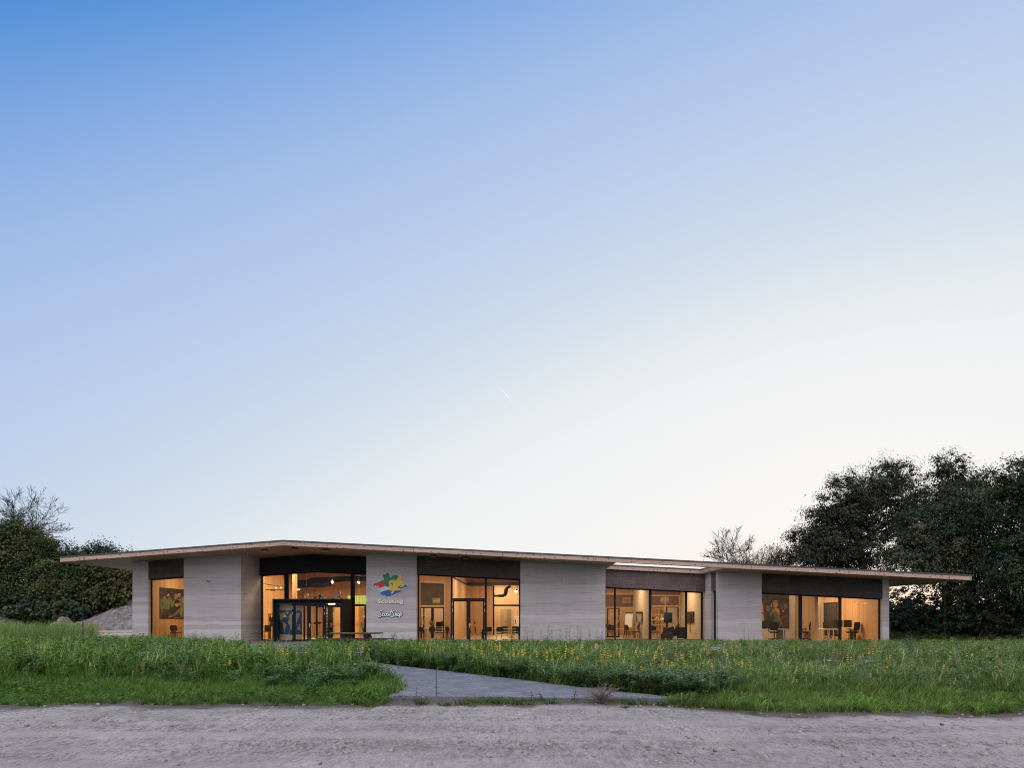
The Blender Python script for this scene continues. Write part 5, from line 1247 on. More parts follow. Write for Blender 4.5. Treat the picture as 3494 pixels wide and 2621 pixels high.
def t_grass(n=16, spread=.25, wd=.010, col=G_GRASS):
    t = TB()
    for _ in range(n):
        a = rr.uniform(0, 6.28); h = rr.uniform(.45, 1.0); ln = rr.uniform(.15, .65) * h; b = (rr.gauss(0, spread * .4), rr.gauss(0, spread * .4), 0)
        d = (math.cos(a), math.sin(a)); sd = (-math.sin(a + .7), math.cos(a + .7), 0)
        pts = [(b[0] + d[0] * ln * k ** 2, b[1] + d[1] * ln * k ** 2, h * (k - .28 * k ** 3 * ln / h)) for k in (0, .4, .75, 1)]
        t.strip(pts, [wd, wd, wd * .7, wd * .15], sd, jit(col, .35))
    return t.done()
def stem_pts(h, lean, a): return [(math.cos(a) * lean * k * k, math.sin(a) * lean * k * k, h * k) for k in (0, .35, .7, 1)]
def t_leafy(n=26, ll=.15, lw=.045, col=G_LEAF, stems=2, top=.25):
    t = TB()
    for _ in range(stems):
        a = rr.uniform(0, 6.28); h = rr.uniform(.75, 1.0); ln = rr.uniform(.05, .3); P_ = stem_pts(h, ln, a)
        for sd in ((.7, .7, 0), (.7, -.7, 0)): t.strip(P_, [.008, .007, .006, .003], sd, jit(G_STEM))
        for i in range(n):
            k = top + (1 - top) * rr.random() ** .8; c = np.array([math.cos(a) * ln * k * k, math.sin(a) * ln * k * k, h * k]); b = rr.uniform(0, 6.28)
            s_ = rr.uniform(.6, 1.2) * (1.15 - .5 * k)
            br_ = np.array([math.cos(b), math.sin(b), rr.uniform(-.1, .7)])
            t.leaf(c + br_ * rr.uniform(.0, .14) * s_, br_, ll * s_, lw * s_, (0, 0, 1), jit(col))
    return t.done()
def t_feather(col=G_LEAF):
    t = TB()
    for _ in range(2):
        a = rr.uniform(0, 6.28); h = rr.uniform(.75, 1.0); ln = rr.uniform(.05, .25)
        for sd in ((.7, .7, 0), (.7, -.7, 0)): t.strip(stem_pts(h, ln, a), [.008, .007, .006, .004], sd, jit(G_STEM))
        for i in range(9):
            k = .25 + .75 * i / 8; c = np.array([math.cos(a) * ln * k * k, math.sin(a) * ln * k * k, h * k]); b = rr.uniform(0, 6.28)
            d = np.array([math.cos(b), math.sin(b), .5]); L_ = rr.uniform(.14, .24) * (1.2 - .5 * k); d /= np.linalg.norm(d); sd = np.cross(d, (0, 0, 1))
            for j in range(5):
                q = c + d * L_ * (.2 + .2 * j)
                for s_ in (-1, 1): t.leaf(q, d * .6 + sd * s_, L_ * .34 * (1.1 - .12 * j), .012, (0, 0, 1), jit(col))
    return t.done()
def t_seed(col=STRAW):
    t = TB(); 
    for _ in range(3):
        a = rr.uniform(0, 6.28); h = rr.uniform(.7, 1.0); ln = rr.uniform(.02, .25); P_ = stem_pts(h, ln, a)
        t.strip(P_, [.006, .005, .004, .003], (.7, -.7, 0), jit(G_STEM))
        for i in range(14):
            k = .8 + .2 * rr.random(); c = np.array([math.cos(a) * ln * k * k, math.sin(a) * ln * k * k, h * k]); b = rr.uniform(0, 6.28)
            t.leaf(c, (math.cos(b) * .5, math.sin(b) * .5, 1), .06, .012, (math.cos(b + 1.5), math.sin(b + 1.5), .2), jit(col))
        for i in range(3):
            b = rr.uniform(0, 6.28); t.leaf((0, 0, h * .3 * i / 3 + .1), (math.cos(b), math.sin(b), 1.4), .4, .010, (0, 0, 1), jit(G_GRASS))
    return t.done()
def t_broad(n=12, col=G_LEAF, up=.6):
    t = TB()
    for i in range(n):
        b = rr.uniform(0, 6.28); e = rr.uniform(.15, up); r = rr.uniform(.15, .5)
        c = np.array([math.cos(b) * r, math.sin(b) * r, rr.uniform(.25, 1.0)])
        t.strip([(0, 0, 0), tuple(c * .5 + np.array([0, 0, .1])), tuple(c)], [.008, .007, .005], (-math.sin(b), math.cos(b), 0), jit(G_STEM))
        w_ = rr.uniform(.12, .2); d = np.array([math.cos(b), math.sin(b), rr.uniform(-.4, .3)])
        t.leaf(c - d * .05, d, rr.uniform(.3, .5), w_, (0, 0, 1), jit(col))
    return t.done()
def t_tuss(n=46):
    t = TB()
    for _ in range(n):
        a = rr.uniform(0, 6.28); h = rr.uniform(.5, 1.0); ln = rr.uniform(.35, .95); b = (rr.gauss(0, .10), rr.gauss(0, .10), 0); d = (math.cos(a), math.sin(a)); sd = (-math.sin(a + .5), math.cos(a + .5), 0)
        pts = [(b[0] + d[0] * ln * k ** 1.6, b[1] + d[1] * ln * k ** 1.6, h * (1.5 * k - .95 * k ** 2.4)) for k in (0, .3, .55, .8, 1)]
        t.strip(pts, [.010, .011, .010, .007, .002], sd, jit((.085, .17, .022), .4))
    return t.done()
def t_white(col=G_DARK):                                # bushy plant with tiny pale flower heads
    v, q, c = t_leafy(40, .17, .058, col, 3, .1); t = TB(); t.v = v.tolist(); t.q = [tuple(x) for x in q]; t.c = [tuple(x) for x in c]
    for i in range(5):
        a = rr.uniform(0, 6.28); r = rr.uniform(0, .3); p_ = (math.cos(a) * r, math.sin(a) * r, rr.uniform(.6, 1.02))
        for k in range(2): t.leaf(p_, (math.cos(k * 2.1 + a), math.sin(k * 2.1 + a), .3), .05, .02, (0, 0, 1), (.38, .42, .40))
    return t.done()
def scatter(name, temps, pos, hgt, width, shade, mat, kind='stuff'):
    n = len(pos); pick = rg.integers(0, len(temps), n); rot = rg.uniform(0, 2 * np.pi, n)
    VV, QQ, CC = [], [], []; base = 0
    for k, (v, q, c) in enumerate(temps):
        ix = np.nonzero(pick == k)[0]
        if not len(ix): continue
        cs, sn = np.cos(rot[ix]), np.sin(rot[ix]); wx, hz_ = width[ix], hgt[ix]
        X = (v[None, :, 0] * cs[:, None] - v[None, :, 1] * sn[:, None]) * wx[:, None] + pos[ix, 0][:, None]
        Y = (v[None, :, 0] * sn[:, None] + v[None, :, 1] * cs[:, None]) * wx[:, None] + pos[ix, 1][:, None]
        Z = v[None, :, 2] * hz_[:, None] + pos[ix, 2][:, None]
        VV.append(np.stack([X, Y, Z], 2).reshape(-1, 3)); CC.append((c[None] * shade[ix][:, None, :]).reshape(-1, 3))
        QQ.append((q[None] + (np.arange(len(ix)) * len(v))[:, None, None] + base).reshape(-1, 4)); base += len(ix) * len(v)
    o = np_mesh(name, np.concatenate(VV), np.concatenate(QQ), mat, np.concatenate(CC))
    return tag(o, kind=kind)
def inpoly(x, y, poly):
    r = np.zeros(len(x), bool); j = len(poly) - 1
    for i in range(len(poly)):
        xi, yi = poly[i]; xj, yj = poly[j]
        r ^= ((yi > y) != (yj > y)) & (x < (xj - xi) * (y - yi) / (yj - yi + 1e-12) + xi); j = i
    return r
PATHP = PR + PL[::-1]
def grown(poly, e):
    c = np.mean(np.array(poly), 0); return [(x + (e if (x, y) in PR else -e), y) for x, y in poly]
LEAFM = leaf_mat('meadow leaves', .34, .03)
def spots(y0, y1, dens, margin=7, pathm=.15):
    xm_ = (y1 * 1820 / F) + margin; n = int(dens * (y1 - y0) * 2 * xm_)
    x = rg.uniform(-xm_, xm_, n); y = rg.uniform(y0, y1, n)
    lim = y * 1800 / F + margin
    k = (np.abs(x) < lim) & ~inpoly(x + (fbm(x * 1.3, y * 1.3, 91, 2) - .42) * 1.1, y, grown(PATHP, pathm)) & ~((y > 37.3) & (x > -17.2) & (x < -8.9)) & (y > edge_y(x) + .1)
    k &= ~((x > W1a - .3) & (x < W6b + .3) & (y > 41.0)); k &= ~((x > W2b) & (x < W3a) & (y > 40.9))
    return x[k], y[k]
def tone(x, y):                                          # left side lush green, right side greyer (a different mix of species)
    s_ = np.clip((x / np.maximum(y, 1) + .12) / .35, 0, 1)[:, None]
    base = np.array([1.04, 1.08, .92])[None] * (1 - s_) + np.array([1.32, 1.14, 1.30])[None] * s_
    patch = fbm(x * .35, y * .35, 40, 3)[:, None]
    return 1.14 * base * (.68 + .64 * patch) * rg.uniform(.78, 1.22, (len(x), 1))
# tall meadow
def front(x): return np.where(x < -2.6, 15.6, np.where(x < 3, 14.0, 13.3)) + (fbm(x * .5, x * 0 + 9, 8) - .5) * 1.6
T_leafy = [t_leafy(24, .20, .062) for _ in range(5)]; T_fea = [t_feather() for _ in range(5)]; T_seed = [t_seed() for _ in range(4)]
T_lg = [t_leafy(30, .11, .026, G_GREY, 3, .15) for _ in range(4)]
T_gr = [t_grass(14, .25, .011) for _ in range(5)]; T_tall = [t_grass(7, .12, .010, G_STEM) for _ in range(4)]
parts_ = []
for y0, y1, dn in ((13.5, 18, 26), (18, 24, 17), (24, 31, 11), (31, 41.2, 8)):
    x, y = spots(y0, y1, dn); k = y > front(x); x, y = x[k], y[k]
    parts_.append((x, y))
x = np.concatenate([a for a, b in parts_]); y = np.concatenate([b for a, b in parts_])
hfac = np.clip((y - front(x)) / 1.3, 0, 1) * .5 + .5
rp = np.clip((y - 14) / 6, 0, 1)
H = rg.uniform(.44, .80, len(x)) * hfac * np.where(x < -2.2 - .02 * y, 1.22, 1.0) * (.85 + .35 * fbm(x * .25, y * .25, 60, 2)) * np.where((x > 0) & (y < 20), .78, 1) * np.where(y > 37.5, .85, 1)
vc = np.where(x / y < -.50, 2166, np.where(x / y < -.30, 2174, 2185))
H = np.minimum(H, (EYE - (vc - V0) * y / F) * (.62 + .62 * rg.random(len(x)) ** 1.6))
kind = rg.random(len(x)); gr = np.clip((x / y + .15) / .3, 0, 1)
P3 = np.stack([x, y, np.full(len(x), -.03)], 1); SH = tone(x, y)
sel = [(T_leafy, kind < .42), (T_fea, (kind >= .42) & (kind < .42 + .26 * (1 - gr * .6))), (T_lg, (kind >= .42 + .26 * (1 - gr * .6)) & (kind < .80)), (T_seed, (kind >= .80) & (kind < .87)), (T_tall, kind >= .87)]
temps = []; 
allt = [t for T, _ in sel for t in T]
for T, m in sel:
    pass
def scatter_multi(name, sel, P3, H, W, SH, mat):
    VV, QQ, CC, base = [], [], [], 0
    for T, m in sel:
        ix = np.nonzero(m)[0]
        if not len(ix): continue
        o = scatter('tmp', T, P3[ix], H[ix], W[ix], SH[ix], mat); me = o.data
        v = np.empty(len(me.vertices) * 3, np.float32); me.vertices.foreach_get('co', v)
        q = np.empty(len(me.loops), np.int32); me.loops.foreach_get('vertex_index', q)
        c = np.empty(len(me.vertices) * 4, np.float32); me.attributes['Col'].data.foreach_get('color', c)
        VV.append(v.reshape(-1, 3)); QQ.append(q.reshape(-1, 4) + base); CC.append(c.reshape(-1, 4)[:, :3]); base += len(v) // 3
        bpy.data.objects.remove(o); bpy.data.meshes.remove(me)
    return tag(np_mesh(name, np.concatenate(VV), np.concatenate(QQ), mat, np.concatenate(CC)), kind='stuff')
Wd = np.clip(H * rg.uniform(.8, 1.25, len(H)), .3, 1.1)
scatter_multi('meadow_plants', sel, P3, H * np.where(kind >= .94, 1.45, np.where(kind >= .87, 1.15, 1)), Wd, SH, LEAFM)
# grass between them and the mown verge in front
gx_, gy_ = [], []
for y0, y1, dn in ((10.4, 13, 100), (13, 16.5, 70), (16.5, 20, 22), (20, 30, 8), (30, 41, 5)):
    x, y = spots(y0, y1, dn, 6.0, .12); k = (y > edge_y(x) + .1) & ~((x > -2.9 + 1.3 * fbm(x * 0 + 2, y * 2.2, 33, 2)) & (x < 3.5 - 1.2 * fbm(x * 0 + 5, y * 2.2, 34, 2)) & (y < 13.4))
    gx_.append(x[k]); gy_.append(y[k])
x, y = np.concatenate(gx_), np.concatenate(gy_)
hv = np.where(y < front(x), .13 + .20 * np.clip((y - edge_y(x)) / 2.2, 0, 1), .42) * (.6 + .9 * fbm(x * .9, y * .9, 77, 3))
sh = tone(x, y) * np.where(y < front(x), 1.0, .85)[:, None]
yel = (rg.random(len(x)) < .06)[:, None]; sh = np.where(yel, sh * np.array([2.3, 1.35, 1.5])[None], sh)
xk = rg.uniform(-2.9, 3.8, 3200); yk = edge_y(xk) - .30 + rg.random(3200) * .95; kk = (fbm(xk * 1.3, yk * 1.1, 66, 2) > .27 + .10 * rg.random(3200)) & (yk < 12.98 - .06 * xk)
x, y, hv, sh = np.concatenate([x, xk[kk]]), np.concatenate([y, yk[kk]]), np.concatenate([hv, rg.uniform(.04, .19, kk.sum()) * np.clip((yk[kk] - edge_y(xk[kk]) + .45) / .6, .3, 1)]), np.concatenate([sh, tone(xk[kk], yk[kk]) * np.array([.95, .72, .8])[None]])
scatter('verge_grass', T_gr, np.stack([x, y, np.full(len(x), -.03)], 1), hv, np.clip(hv * 1.3, .2, .6), sh, LEAFM)
T_ts = [t_tuss() for _ in range(5)]
x = np.concatenate([rg.uniform(2.6, 12.5, 230), rg.uniform(-12, -2.6, 150)]); y = edge_y(x) + .12 + rg.random(380) ** 1.5 * np.where(x > 0, 2.6, 3.0)
hs_ = rg.uniform(.16, .36, 380) * np.where(x > 0, 1.1, .85)
scatter('grass_tussocks', T_ts, np.stack([x, y, np.full(380, -.01)], 1), hs_, hs_ * rg.uniform(1.0, 1.5, 380), tone(x, y) * np.where(x > 0, 1.1, .95)[:, None], LEAFM)
# low broad-leaved plants along the verge and the dark white-dotted plants beside the path
T_br = [t_broad() for _ in range(4)]; T_wh = [t_white() for _ in range(4)]
x, y = spots(12.3, 16.5, 11); k = (x < -2.6) & (y > edge_y(x) + .5) & (fbm(x * .5, y * .5, 55, 2) > .36); x, y = x[k], y[k]
n1 = len(x)
scatter('clover_leaves', T_br, np.stack([x, y, np.full(n1, 0.)], 1), rg.uniform(.12, .30, n1), rg.uniform(.16, .30, n1), tone(x, y) * .75, LEAFM)
tt = rg.random(900); seg = np.array(PR[:5]); cum = np.linspace(0, 1, 5)
bx_ = np.interp(tt, cum, seg[:, 0]); by_ = np.interp(tt, cum, seg[:, 1]); o_ = np.abs(rg.normal(0, .9, 900)) + .05
x = bx_ + o_ * .85 + rg.normal(0, .1, 900); y = by_ + o_ * .6
x2 = -3.6 - np.abs(rg.normal(0, 1.3, 150)); y2 = rg.normal(15.9, .75, 150)
x, y = np.concatenate([x, x2]), np.concatenate([y, y2]); k = ~inpoly(x, y, grown(PATHP, -.12)) & (y > edge_y(x) + 1.0); x, y = x[k], y[k]
scatter('path_edge_plants', T_wh, np.stack([x, y, np.full(len(x), 0.)], 1), rg.uniform(.20, .52, len(x)), rg.uniform(.4, .75, len(x)), tone(x, y) * rg.uniform(.75, 1.2, (len(x), 1)), LEAFM)
x = rg.uniform(22.6, 85, 4200); y = rg.uniform(40.5, 70, 4200); k = x / y > .50; x, y = x[k], y[k]
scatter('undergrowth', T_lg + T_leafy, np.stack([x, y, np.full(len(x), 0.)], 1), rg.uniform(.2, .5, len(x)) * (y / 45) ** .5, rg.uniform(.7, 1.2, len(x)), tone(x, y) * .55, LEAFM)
# taller weeds far left beyond the meadow, in front of the heaps
x = rg.uniform(-46, -31, 1500); y = rg.uniform(41, 62, 1500); k = (x / y < -.655 + .06 * fbm(x * .3, y * .3, 3, 2)); x, y = x[k], y[k]
scatter('tall_weeds', T_fea + T_lg, np.stack([x, y, np.full(len(x), 0.)], 1), rg.uniform(.6, 1.35, len(x)), rg.uniform(.7, 1.1, len(x)), tone(x, y) * 1.05, LEAFM)
# loose stones and clods on the road
x = rg.uniform(-11, 11, 3800); y = 6.2 + (rg.random(3800) ** .8) * 6.3; V, Q = [], []
for i in range(len(x)):
    s_ = .006 + .026 * rg.random() ** 5; b = len(V); c = np.array([x[i], y[i], .012])
    o = rg.uniform(.6, 1.3, 8) * s_
    for j, (a, bq, cq) in enumerate(((-1, -1, -1), (1, -1, -1), (1, 1, -1), (-1, 1, -1), (-.7, -.7, .8), (.7, -.7, .8), (.7, .7, .8), (-.7, .7, .8))): V.append(c + np.array([a, bq, cq * .7]) * o[j])
    Q += [(b, b + 3, b + 2, b + 1), (b + 4, b + 5, b + 6, b + 7), (b, b + 1, b + 5, b + 4), (b + 1, b + 2, b + 6, b + 5), (b + 2, b + 3, b + 7, b + 6), (b + 3, b, b + 4, b + 7)]
tag(np_mesh('road_gravel', V, Q, basic('gravel', (.26, .24, .21), .9, .5, 3)), kind='stuff')

# ------------------------------------------------------------------ flowers, one by one
STEMM = basic('flower stem', (.10, .16, .05), .7, .2); YEL = basic('yellow petal', (.88, .50, .012), .6, .15, 20); PUR = basic('lilac petal', (.34, .28, .54), .6, .2, 20); WHI = basic('white petal', (.6, .6, .56), .6)
def flower_proto(kind, n, seed):
    rng = random.Random(seed)
    t = thing(kind, 'x', 'flower')
    o = MB().tube([(0, 0, 0), (.02, 0, .4), (0, 0, 1)], [.006, .005, .003], 5).build('stem', STEMM); o.parent = t
    mb = MB()
    if kind == 'yellow_flower':
        for k in range(n):
            z = 1.0 - .055 * k; r = .030 + .008 * min(k, 2)
            for j in range(8):
                a = j * .785 + k * .3; d = Vector((math.cos(a), math.sin(a), 0)); s_ = Vector((-d.y, d.x, 0)) * .013
                mb.add([Vector((0, 0, z)), d * r * .6 + s_ + Vector((0, 0, z + .018)), d * r + Vector((0, 0, z + .004)), d * r * .6 - s_ + Vector((0, 0, z + .018))], [(0, 1, 2, 3)])
        mm = YEL
    else:
        for k in range(n):
            c = Vector((rng.gauss(0, .045), rng.gauss(0, .045), 1 + rng.uniform(-.03, .015)))
            for j in range(5):
                a = j * 1.257 + k; d = Vector((math.cos(a), math.sin(a), .35)) * .020; s_ = Vector((-math.sin(a), math.cos(a), 0)) * .010
                mb.add([c, c + d * .6 + s_, c + d, c + d * .6 - s_], [(0, 1, 2, 3)])
        mm = PUR if kind == 'lilac_flower' else WHI
    o = mb.build('blossom', mm); o.parent = t
    return t
protos = {'yellow_flower': [flower_proto('yellow_flower', n, n) for n in (3, 4, 2, 3)], 'lilac_flower': [flower_proto('lilac_flower', n, n + 10) for n in (9, 12, 7)], 'white_flower': [flower_proto('white_flower', 8, 30)]}
used = set()
def put_flower(kind, x, y, h, group, lab, sc=1.0):
    pr = rr.choice(protos[kind])
    if pr.name not in used: used.add(pr.name); o = pr
    else: o = copy_tree(pr)
    o.location = (x, y, -.02); o.rotation_euler = (rr.uniform(-.07, .07), rr.uniform(-.07, .07), rr.uniform(0, 6.28)); k = sc
    o.scale = (k, k, h); o['label'] = lab; o['group'] = group
def flower_field(kind, zones, group, lab, hr, sc=1.0):
    for u0, u1, v0, v1, n in zones:
        c = 0; tries = 0
        while c < n and tries < n * 40:
            tries += 1
            u, v = rr.uniform(u0, u1), rr.uniform(v0, v1); h = rr.uniform(*hr)
            D = (EYE - h) * F / (v - V0)
            if D > 40 or D < 13.2: continue
            x = px(u, D)
            if inpoly(np.array([x]), np.array([D]), grown(PATHP, .1))[0] or D < float(front(np.array([x]))[0]) + .3: continue
            put_flower(kind, x, D, h, group, lab, sc * rr.uniform(.85, 1.2)); c += 1
flower_field('yellow_flower', [(1130, 1750, 2188, 2222, 46), (1350, 2450, 2192, 2235, 70), (1640, 2500, 2200, 2270, 66), (2450, 3000, 2196, 2290, 30), (3000, 3494, 2200, 2290, 14), (0, 700, 2190, 2260, 14), (700, 1250, 2195, 2265, 18), (300, 1400, 2240, 2285, 6)],
             'yellow flower spikes in the meadow', 'small yellow tiered flower spike standing among the meadow plants', (.50, .92), .62)
flower_field('lilac_flower', [(500, 760, 2181, 2225, 34), (820, 1040, 2184, 2245, 16), (330, 700, 2190, 2240, 16), (0, 330, 2185, 2260, 8), (1380, 1760, 2180, 2200, 16), (1900, 2500, 2190, 2215, 12), (2450, 3494, 2183, 2260, 26), (1000, 1300, 2200, 2240, 6)],
             'lilac flower heads in the meadow', 'small lilac flower head standing among the meadow plants', (.60, .98), 1.05)
flower_field('white_flower', [(2800, 3000, 2250, 2275, 7), (3300, 3420, 2172, 2190, 7), (2380, 2480, 2192, 2225, 10)], 'white flower heads in the meadow', 'small white flower head standing in the right part of the meadow', (.62, .95), .85)

# ------------------------------------------------------------------ single weeds that stand out
def weed(name, lab, x, y, h, n, ll, lw, col, seed, group=None, stems=1, spread=.12, zb=0.0, lean=.1):
    rng = random.Random(seed); t = thing(name, lab, 'weed', (x, y, zb), group)
    ms, ml = MB(), MB()
    for s_ in range(stems):
        a = rng.uniform(0, 6.28); k0 = rng.uniform(.7, 1) if s_ else 1; l_ = rng.uniform(.3, 1) * (lean + (spread if stems > 1 else 0)); hh = h * k0
        pt = lambda k: Vector((x + math.cos(a) * l_ * k * k, y + math.sin(a) * l_ * k * k, zb + hh * k))
        ms.tube([pt(0), pt(.35), pt(.7), pt(1)], [.008, .007, .005, .003], 5)
        for i in range(n):
            k = rng.uniform(.12, 1.0); b = rng.uniform(0, 6.28); d = Vector((math.cos(b), math.sin(b), rng.uniform(-.1, .8))).normalized()
            L_ = ll * rng.uniform(.6, 1.2) * (1.2 - .6 * k); sd = d.cross(Vector((0, 0, 1))).normalized() * lw * (1.2 - .6 * k); p0 = pt(k) + d * spread * rng.uniform(0, .6) * (1 - .5 * k)
            if lw > 0: ml.add([p0, p0 + d * L_ * .5 + sd, p0 + d * L_ - Vector((0, 0, L_ * .15)), p0 + d * L_ * .5 - sd], [(0, 1, 2, 3)])
            else: ms.tube([p0, p0 + d * L_], [.004, .002], 4)
    ms.build('stem', basic(name + ' stalk', (.07, .085, .04) if lw > 0 else (.19, .155, .125), .8), t)
    if lw > 0: ml.build('foliage', basic(name + ' foliage', col, .7, .3, 9), t)
    return t
GW = 'tall dark weeds standing against the wall panel right of the middle window'; LW = 'tall dark weed rising before the wall panel right of the middle window'
for i, (u, vt, D) in enumerate(((1790, 2140, 39), (1800, 2136, 38), (1815, 2150, 38.5), (1845, 2150, 38), (1868, 2130, 38.2), (1880, 2150, 39), (1912, 2146, 38), (1932, 2142, 38.5), (1943, 2136, 39), (1972, 2134, 38), (1980, 2140, 38.6), (2010, 2148, 38.3), (2040, 2152, 38.4), (2050, 2158, 39))):
    weed('tall_weed', LW, px(u, D), D, pz(vt, D), 46, .13, .022, (.035, .055, .028), 100 + i, GW, 1, .16)
GW2 = 'weeds standing before the right wall panel'; LW2 = 'thin stalk standing before the wall panel left of the right end window'
for i, (u, vt, D) in enumerate(((2535, 2150, 37), (2541, 2140, 37.5), (2556, 2160, 36), (2570, 2165, 37), (2400, 2160, 40), (2425, 2165, 38))):
    weed('thin_weed', LW2, px(u, D), D, pz(vt, D), 14, .06, .010, (.05, .06, .035), 140 + i, GW2, 1, .03)
weed('reddish_weed', 'bushy reddish-brown weed before the middle pane of the right end window', px(2766, 33), 33, pz(2122, 33), 60, .13, .006, (.06, .04, .03), 160, None, 3, .25)
weed('leafy_weed', 'bright green broad-leaved weed just right of the right end wall', px(3100, 27), 27, pz(2166, 27), 26, .20, .07, (.07, .13, .03), 161, None, 3, .15)
GL = 'leafy weeds before the wide wall left of the entrance'; LLW = 'leafy weed rising before the wide wall left of the entrance'
for i, (u, vt, D) in enumerate(((660, 2160, 30), (668, 2156, 29), (690, 2158, 30), (735, 2163, 30), (745, 2160, 28), (808, 2155, 26), (826, 2152, 27), (850, 2162, 28), (640, 2166, 31))):
    weed('leafy_weed', LLW, px(u, D), D, pz(vt, D), 30, .15, .035, (.06, .115, .035), 170 + i, GL, 2, .10)
GE = 'weeds standing before the emblem wall'; LE = 'dark leafy weed standing before the emblem wall'
for i, (u, vt, D) in enumerate(((1338, 2157, 33), (1348, 2156, 33.5), (1356, 2166, 33), (1383, 2168, 32), (1422, 2170, 34), (1400, 2174, 34))):
    weed('leafy_weed', LE, px(u, D), D, pz(vt, D), 30, .12, .03, (.035, .055, .03), 190 + i, GE, 2, .10)
weed('leafy_weed', 'bushy green weed before the right part of the middle window', px(1745, 36), 36, pz(2143, 36), 60, .13, .035, (.05, .08, .03), 201, None, 3, .22)
weed('mugwort_plant', 'tall pale feathery plant left of the path, in front of the picnic table', px(1288, 19), 19, pz(2158, 19), 110, .10, .012, (.16, .19, .11), 210, None, 2, .08)
weed('mugwort_plant', 'leaning pale feathery plant at the far edge of the path', px(1362, 20), 20, pz(2220, 20), 70, .09, .011, (.15, .19, .10), 211, None, 1, .07, lean=.5)
weed('leafy_weed', 'tall thin weed growing at the kerb in the middle of the path front', px(1490, 13.0), 13.0, pz(2285, 13), 40, .075, .013, (.09, .15, .05), 220, None, 1, .03, .04)
weed('leafy_weed', 'small curled weed at the kerb left of the tall thin one', px(1420, 12.9), 12.9, pz(2345, 12.9), 16, .07, .012, (.08, .13, .045), 221, None, 1, .03)
weed('leafy_weed', 'weed with upright leaves at the kerb before the grass tuft', px(1812, 12.75), 12.75, pz(2360, 12.75), 14, .10, .014, (.08, .13, .045), 222, None, 1, .03)
weed('leafy_weed', 'small three-tipped weed at the kerb right of the path middle', px(1850, 12.75), 12.75, pz(2363, 12.75), 16, .08, .013, (.08, .13, .045), 223, None, 2, .05)
weed('leafy_weed', 'taller bare-stemmed weed at the kerb left of the dry bush', px(1960, 12.7), 12.7, pz(2345, 12.7), 22, .07, .012, (.07, .10, .04), 224, None, 1, .03)
weed('dry_bush', 'dry brown twiggy bush at the right front of the path', px(2055, 12.45), 12.45, .34, 26, .12, 0, (.2, .1, .1), 230, None, 16, .28, 0, .30)
for i, (u, D, h, s_, lab) in enumerate(((1580, 12.3, .16, .5, 'brownish grass tuft beside the kerb stone'), (1520, 12.2, .12, .5, 'low green tuft on the road edge left of the kerb stone'), (1700, 12.35, .18, .6, 'grass tuft on the road edge in the middle of the path front'), (1760, 12.3, .2, .7, 'wide grass tuft left of the upright weed'), (1880, 12.4, .2, .7, 'wide grass tuft right of the upright weed'),
                                 (2150, 12.3, .2, .5, 'green tuft right of the dry bush'), (2200, 12.3, .18, .5, 'broad-bladed green tuft two steps right of the dry bush'), (2260, 12.2, .15, .6, 'low tuft near the right end of the kerb'), (1610, 11.95, .08, .4, 'flat dark tuft on bare ground before the kerb'), (2130, 11.9, .08, .45, 'flat green tuft on bare ground before the dry bush'), (1440, 12.4, .2, .6, 'green tuft at the left end of the kerb'))):
    v, q, c = t_grass(34, .28, .016, (.07, .12, .03) if i % 3 else (.09, .10, .035))
    n_ = len(v); o = np_mesh('grass_tuft', v * np.array([s_, s_, h]), q, LEAFM, c); o.location = (px(u, D), D, 0); tag(o, lab, 'grass tuft', 'grass tufts along the kerb')

# ================================================================== trees
BARK = basic('bark', (.055, .045, .038), .9, .3, 6, bump=.4, stretch=(1, 1, .3))
BARKD = basic('dark twigs', (.022, .018, .016), .9, .2)
TREEL = leaf_mat('tree leaves', .25, .018, 1.15)
def tubes_np(tubes, n=6):
    V, Q, b = [], [], 0
    ang = np.linspace(0, 2 * np.pi, n, endpoint=False)
    for pts, rad in tubes:
        pts = np.array(pts, float); k = len(pts)
        d = np.gradient(pts, axis=0); d /= np.linalg.norm(d, axis=1)[:, None] + 1e-9
        ref = np.array([0., 0., 1.]) if abs(d[0][2]) < .9 else np.array([1., 0., 0.])
        s_ = np.cross(d, ref); s_ /= np.linalg.norm(s_, axis=1)[:, None] + 1e-9; t_ = np.cross(d, s_)
        r = np.array(rad)[:, None, None]
        ring = pts[:, None, :] + (s_[:, None, :] * np.cos(ang)[None, :, None] + t_[:, None, :] * np.sin(ang)[None, :, None]) * r
        V.append(ring.reshape(-1, 3))
        i = (np.arange(k - 1)[:, None] * n + np.arange(n)[None]).ravel(); j = (np.arange(k - 1)[:, None] * n + (np.arange(n)[None] + 1) % n).ravel()
        Q.append(np.stack([i, j, j + n, i + n], 1) + b); b += k * n
    return np.concatenate(V), np.concatenate(Q)
def leaf_quads(rng, C, Nrm, size, cols):
    n = len(C); a = rng.normal(size=(n, 3)); Nn = Nrm + rng.normal(scale=.38, size=(n, 3)); Nn /= np.linalg.norm(Nn, axis=1)[:, None]
    s_ = np.cross(Nn, a); s_ /= np.linalg.norm(s_, axis=1)[:, None]; t_ = np.cross(Nn, s_)
    L_ = (size * rng.uniform(.6, 1.3, n))[:, None]
    V = np.stack([C - t_ * L_ * .5, C + s_ * L_ * .32 + Nn * L_ * .08, C + t_ * L_ * .55 - Nn * L_ * .1, C - s_ * L_ * .32 + Nn * L_ * .08], 1).reshape(-1, 3)
    return V, np.arange(n * 4).reshape(n, 4), np.repeat(cols, 4, axis=0)
